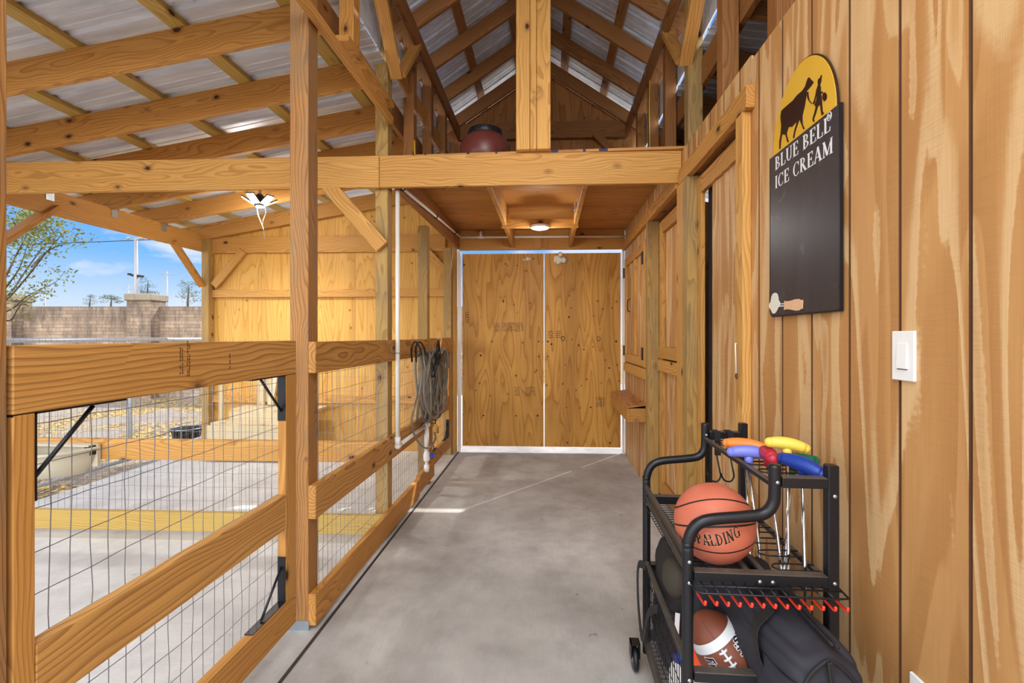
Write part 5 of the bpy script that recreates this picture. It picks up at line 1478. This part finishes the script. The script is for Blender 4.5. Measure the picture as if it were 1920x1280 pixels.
# distant trees
def far_tree(u, v0_, v1_, d_, w, label, seed, open_=.5, grp='distant trees'):
    rr = random.Random(seed); top = P(u, v0_, d_); bot = P(u, 640, d_); bot.z = -.05
    g = empty('distant_tree', bot, label, 'tree', grp)
    H = top.z
    zb = P(u, v1_, d_).z
    MB().tube([bot, (bot.x, bot.y, zb), (bot.x+.1, bot.y, H*.97)], [.12, .08, .02], 6).build('trunk', M['bark'], g)
    mb = MB(); wid = w*d_/F/2
    n_cl = 26
    for c_i in range(n_cl):
        f = rr.random(); ang = rr.uniform(0, 6.3); sp_ = wid*(1-.55*f)*rr.uniform(.3, 1)
        cc = V((bot.x+sp_*math.cos(ang), bot.y+sp_*math.sin(ang), zb+(H-zb)*f))
        for k in range(34): leaf(mb, cc+V((rr.gauss(0, wid*.16), rr.gauss(0, wid*.16), rr.gauss(0, (H-zb)*.05))), wid*rr.uniform(.06, .12), rr)
    mb.build('crown', M['leaf_dark'], g, fixn=False)['kind'] = 'stuff'
far_tree(276, 521, 556, 40, 42, 'round-topped tree standing beyond the capped brick pier', 31)
far_tree(352, 529, 566, 34, 50, 'thin tree beyond the wall next to the pale corner post', 32)
far_tree(208, 553, 570, 45, 40, 'low bushy tree just topping the brick wall', 33)
far_tree(168, 553, 570, 48, 26, 'small pine tip just topping the brick wall, beside the bushy tree', 34)

def mast_(u, vt, d_, r, label, name='light_pole'):
    t_ = P(u, vt, d_); g = empty(name, (t_.x, t_.y, -.05), label, 'pole')
    MB().tube([(t_.x, t_.y, -.05), (t_.x, t_.y, t_.z)], [r*1.5, r*.8], 10).build('mast', M['pole_steel'], g)
    return g, t_
g, t_ = mast_(255, 447, 38, .16, 'thick tall floodlight mast rising beyond the brick wall')
MB().tube([P(233, 449, 38), P(272, 448, 38)], .035, 6).build('crossarm', M['pole_steel'], g)
for u in (240, 262, 268): MB().sphere(P(u, 446.5, 38), .12, 8, 6).build('insulator', M['pole_steel'], g)
MB().tube([P(241, 514, 38), P(268, 518, 38)], .03, 6).build('lamp_arm', M['pole_steel'], g)
for u, v in ((243, 514), (249, 516), (260, 517), (266, 518)): MB().cbox(P(u, v, 38), .22, .2, .16).build('floodlight', M['black_matte'], g)
g, t_ = mast_(313, 508, 55, .10, 'slim utility pole with a crossarm beyond the capped pier', 'utility_pole')
MB().tube([P(299, 514, 55), P(328, 515, 55)], .04, 6).build('crossarm', M['pole_steel'], g)
g, t_ = mast_(240.5, 533, 70, .10, 'small distant pole with a crossarm beside the floodlight mast', 'utility_pole')
MB().tube([P(230, 542, 70), P(248, 542, 70)], .05, 6).build('crossarm', M['pole_steel'], g)
mast_(83.5, 548, 45, .12, 'short grey pole standing beyond the wall near the leafy branches', 'utility_pole')
wi = MB().tube([P(-40, 461, 36), P(60, 458.5, 36.5), P(160, 454, 37), P(255, 450.5, 38), P(330, 447, 40)], .028, 6).build('overhead_cable', M['black_matte'])
tag(wi, 'black overhead cable crossing the sky to the floodlight mast', 'cable', None, 'thing')
# ================================================================ STAMPS, BOLT DOTS
def stamp(parent, org, ex, ey, w, h, rows, seed, mat='stamp_ink', nrm=None):
    """faint smudged rows of ink ticks, not readable in the photo either"""
    rr = random.Random(seed); mb = MB(); org = V(org); ex = V(ex).normalized(); ey = V(ey).normalized(); n = ex.cross(ey)
    for j in range(rows):
        y = h*(j+.5)/rows; x = 0
        while x < w:
            l = rr.uniform(.3, 1)*w/9
            if rr.random() < .75:
                c = org + ex*(x+l/2) + ey*(y + rr.uniform(-.1, .1)*h/rows)
                mb.cbox(c, l*.7, h/rows*.45, .0006, Matrix((ex, ey, n)).transposed())
            x += l
    o = mb.build('ink_stamp', M[mat], parent, fixn=False); o['kind'] = 'stuff'
    return o
topr = [c for c in g1.children if c.name.startswith('top_rail')][0]
Xf = -1.1797
p = pX(336, 702, Xf); stamp(topr, (Xf, p.y, p.z), (0, 0, 1), (0, 1, 0), .085, .018, 2, 4)
p = pX(350, 706, Xf); stamp(topr, (Xf, p.y, p.z), (0, 0, 1), (0, 1, 0), .11, .016, 2, 5)
p = pX(429, 694, Xf); stamp(topr, (Xf, p.y, p.z), (0, 0, 1), (0, 1, 0), .06, .012, 1, 6)
dl = bpy.data.objects['door_1']; dr = bpy.data.objects['door_2']
def dstamp(d, u, v, w, h, rows, seed):
    p = pY(u, v, 5.685); stamp(d, (p.x, cy(5.6885, p.x), p.z), (1, KC, 0), (0, 0, 1), w, h, rows, seed)
for u in (925, 942, 956, 968): dstamp(dl, u, 622, .085, .12, 6, u)
for u in (965, 985, 995): dstamp(dl, u, 742, .06, .12, 5, u)
dstamp(dl, 873, 606, .05, .15, 5, 3); dstamp(dr, 1028, 634, .06, .1, 4, 8); dstamp(dr, 1042, 634, .06, .1, 4, 9); dstamp(dr, 1118, 764, .10, .13, 6, 10)
rr = random.Random(77)
for d, dots in ((dl, [(871, 497), (948, 495), (970, 498), (944, 565), (964, 571), (1010, 640), (1010, 668), (968, 704), (869, 701), (907, 778), (968, 779), (1008, 779), (869, 776), (902, 666), (893, 731)]),
                (dr, [(1027, 640), (1027, 668), (1034, 645), (1071, 577), (1095, 655), (1112, 650), (1067, 594), (1085, 647), (1131, 579), (1148, 577), (1062, 764), (1088, 765), (1108, 764), (1064, 830), (1144, 831), (1090, 723), (1143, 690), (1156, 640)])):
    for u, v in dots:
        p = pY(u, v, 5.685)
        MB().lathe([(rr.uniform(.007, .013), 0), (.004, .002)], Matrix.Translation((p.x, cy(5.6895, p.x), p.z)) @ Matrix.Rotation(math.pi/2, 4, 'X'), 10).build('bolt_hole', M['black_ink'], d)
SKY = .80; SKY_BACK = 2.4; SUN = 3.8; PUCK = 10; SHOP = 15; AISLE = 26; STALL = 9; LOFT = 2; SPOTE = 95; EXPO = 0.40
# ================================================================ WORLD, LIGHTS, CAMERA
wld = bpy.data.worlds.new('world'); bpy.context.scene.world = wld
t = NT(wld)
tc = t.node('ShaderNodeTexCoord').outputs['Generated']
s = t.node('ShaderNodeSeparateXYZ', ins={0: tc})
el = s.outputs[2]
sky = t.ramp(el, [(0, srgb(232, 240, 250)), (.06, srgb(204, 226, 250)), (.14, srgb(128, 190, 250)), (.26, srgb(84, 160, 246)), (.7, srgb(90, 156, 240))])
pl = t.vmath('MULTIPLY', tc, (5, 5, 11))
n = t.noise(pl, .9, 6, .55, .2)
cl = t.ramp(n, [(.49, (0, 0, 0)), (.58, (.7, .7, .7)), (.7, (1, 1, 1))])
col = t.mix(cl, sky, srgb(236, 240, 250))
# unseen white bank added to the sky behind the camera to brighten the interior
back_fill = t.ramp(t.math('ADD', t.math('MULTIPLY', s.outputs[1], -.8), .0), [(.0, (0, 0, 0)), (.35, (1, 1, 1))])
col = t.mix(back_fill, col, srgb(246, 248, 252))
low = t.math('GREATER_THAN', el, -.02)
st_ = t.math('MULTIPLY', t.math('ADD', 1.0, t.math('MULTIPLY', t.math('MULTIPLY', back_fill, 1.0), SKY_BACK)), SKY)
bg = t.node('ShaderNodeBackground', ins={0: col, 1: st_})
o_ = t.node('ShaderNodeOutputWorld'); t.l.new(bg.outputs[0], o_.inputs[0])

def light(kind, name, loc, energy, col=(1, 1, 1), size=.2, rot=None, **kw):
    l = bpy.data.lights.new(name, kind); l.energy = energy; l.color = col
    if kind == 'AREA': l.shape = kw.get('shape', 'SQUARE'); l.size = size
    elif kind in ('POINT', 'SPOT'): l.shadow_soft_size = size
    if kind == 'AREA' and 'size_y' in kw: l.shape = 'RECTANGLE'; l.size_y = kw['size_y']
    o = bpy.data.objects.new(name, l); C.objects.link(o); o.location = loc
    if rot is not None: o.rotation_euler = rot
    return o
def aim(o, tgt):
    o.rotation_euler = (V(tgt) - o.location).to_track_quat('-Z', 'Y').to_euler()
sun = light('SUN', 'sun', (0, 0, 10), SUN, (1, .95, .86)); sun.data.angle = .01
sun.rotation_euler = V((-.45, -.55, -.70)).to_track_quat('-Z', 'Y').to_euler()
light('POINT', 'puck_lamp', (-.08, 4.40, 2.44), PUCK, (1, .98, .95), .08)
light('POINT', 'shop_lamp', tuple(c0 + V((0, 0, -.08))), SHOP, (1, .97, .93), .12)
sp_l = light('SPOT', 'shop_spot', tuple(c0 + V((0, 0, -.06))), SPOTE, (1, .98, .95), .1); sp_l.data.spot_size = math.radians(140); sp_l.data.spot_blend = 1
a = light('AREA', 'aisle_fill', (-.1, -.1, 3.3), AISLE, (1, .99, .97), 1.2); aim(a, (0, 1.9, .6))  # added fill light above the camera, no fitting hangs there
b = light('AREA', 'stall_fill', (-2.8, .4, 2.6), STALL, (1, .99, .97), 1.4); aim(b, (-2.8, 3.4, .8))  # unseen fill added over the stall to even out its brightness
c_ = light('AREA', 'loft_fill', (-.08, 2.3, 2.5), LOFT, (1, .99, .97), .5); aim(c_, (-.08, 4.2, 4.2))  # extra unseen light lifting the loft and gable, not a fixture

cam = bpy.data.cameras.new('camera'); co = bpy.data.objects.new('camera', cam); C.objects.link(co)
cam.sensor_width = 36; cam.lens = F*36/1920; cam.clip_start = .05; cam.clip_end = 300
co.location = (0, 0, HC); co.rotation_euler = (math.pi/2, 0, TH)
cam.shift_y = -(640-V0)/1920
sc = bpy.context.scene; sc.camera = co
sc.view_settings.view_transform = 'Standard'; sc.view_settings.look = 'None'
sc.view_settings.gamma = 1; sc.view_settings.use_curve_mapping = False
sc.view_settings.exposure = EXPO
sc.cycles.max_bounces = 7; sc.cycles.diffuse_bounces = 4; sc.cycles.glossy_bounces = 2; sc.cycles.transmission_bounces = 0
sc.cycles.adaptive_threshold = .03
sc.cycles.sample_clamp_indirect = 6
sc.cycles.use_denoising = True
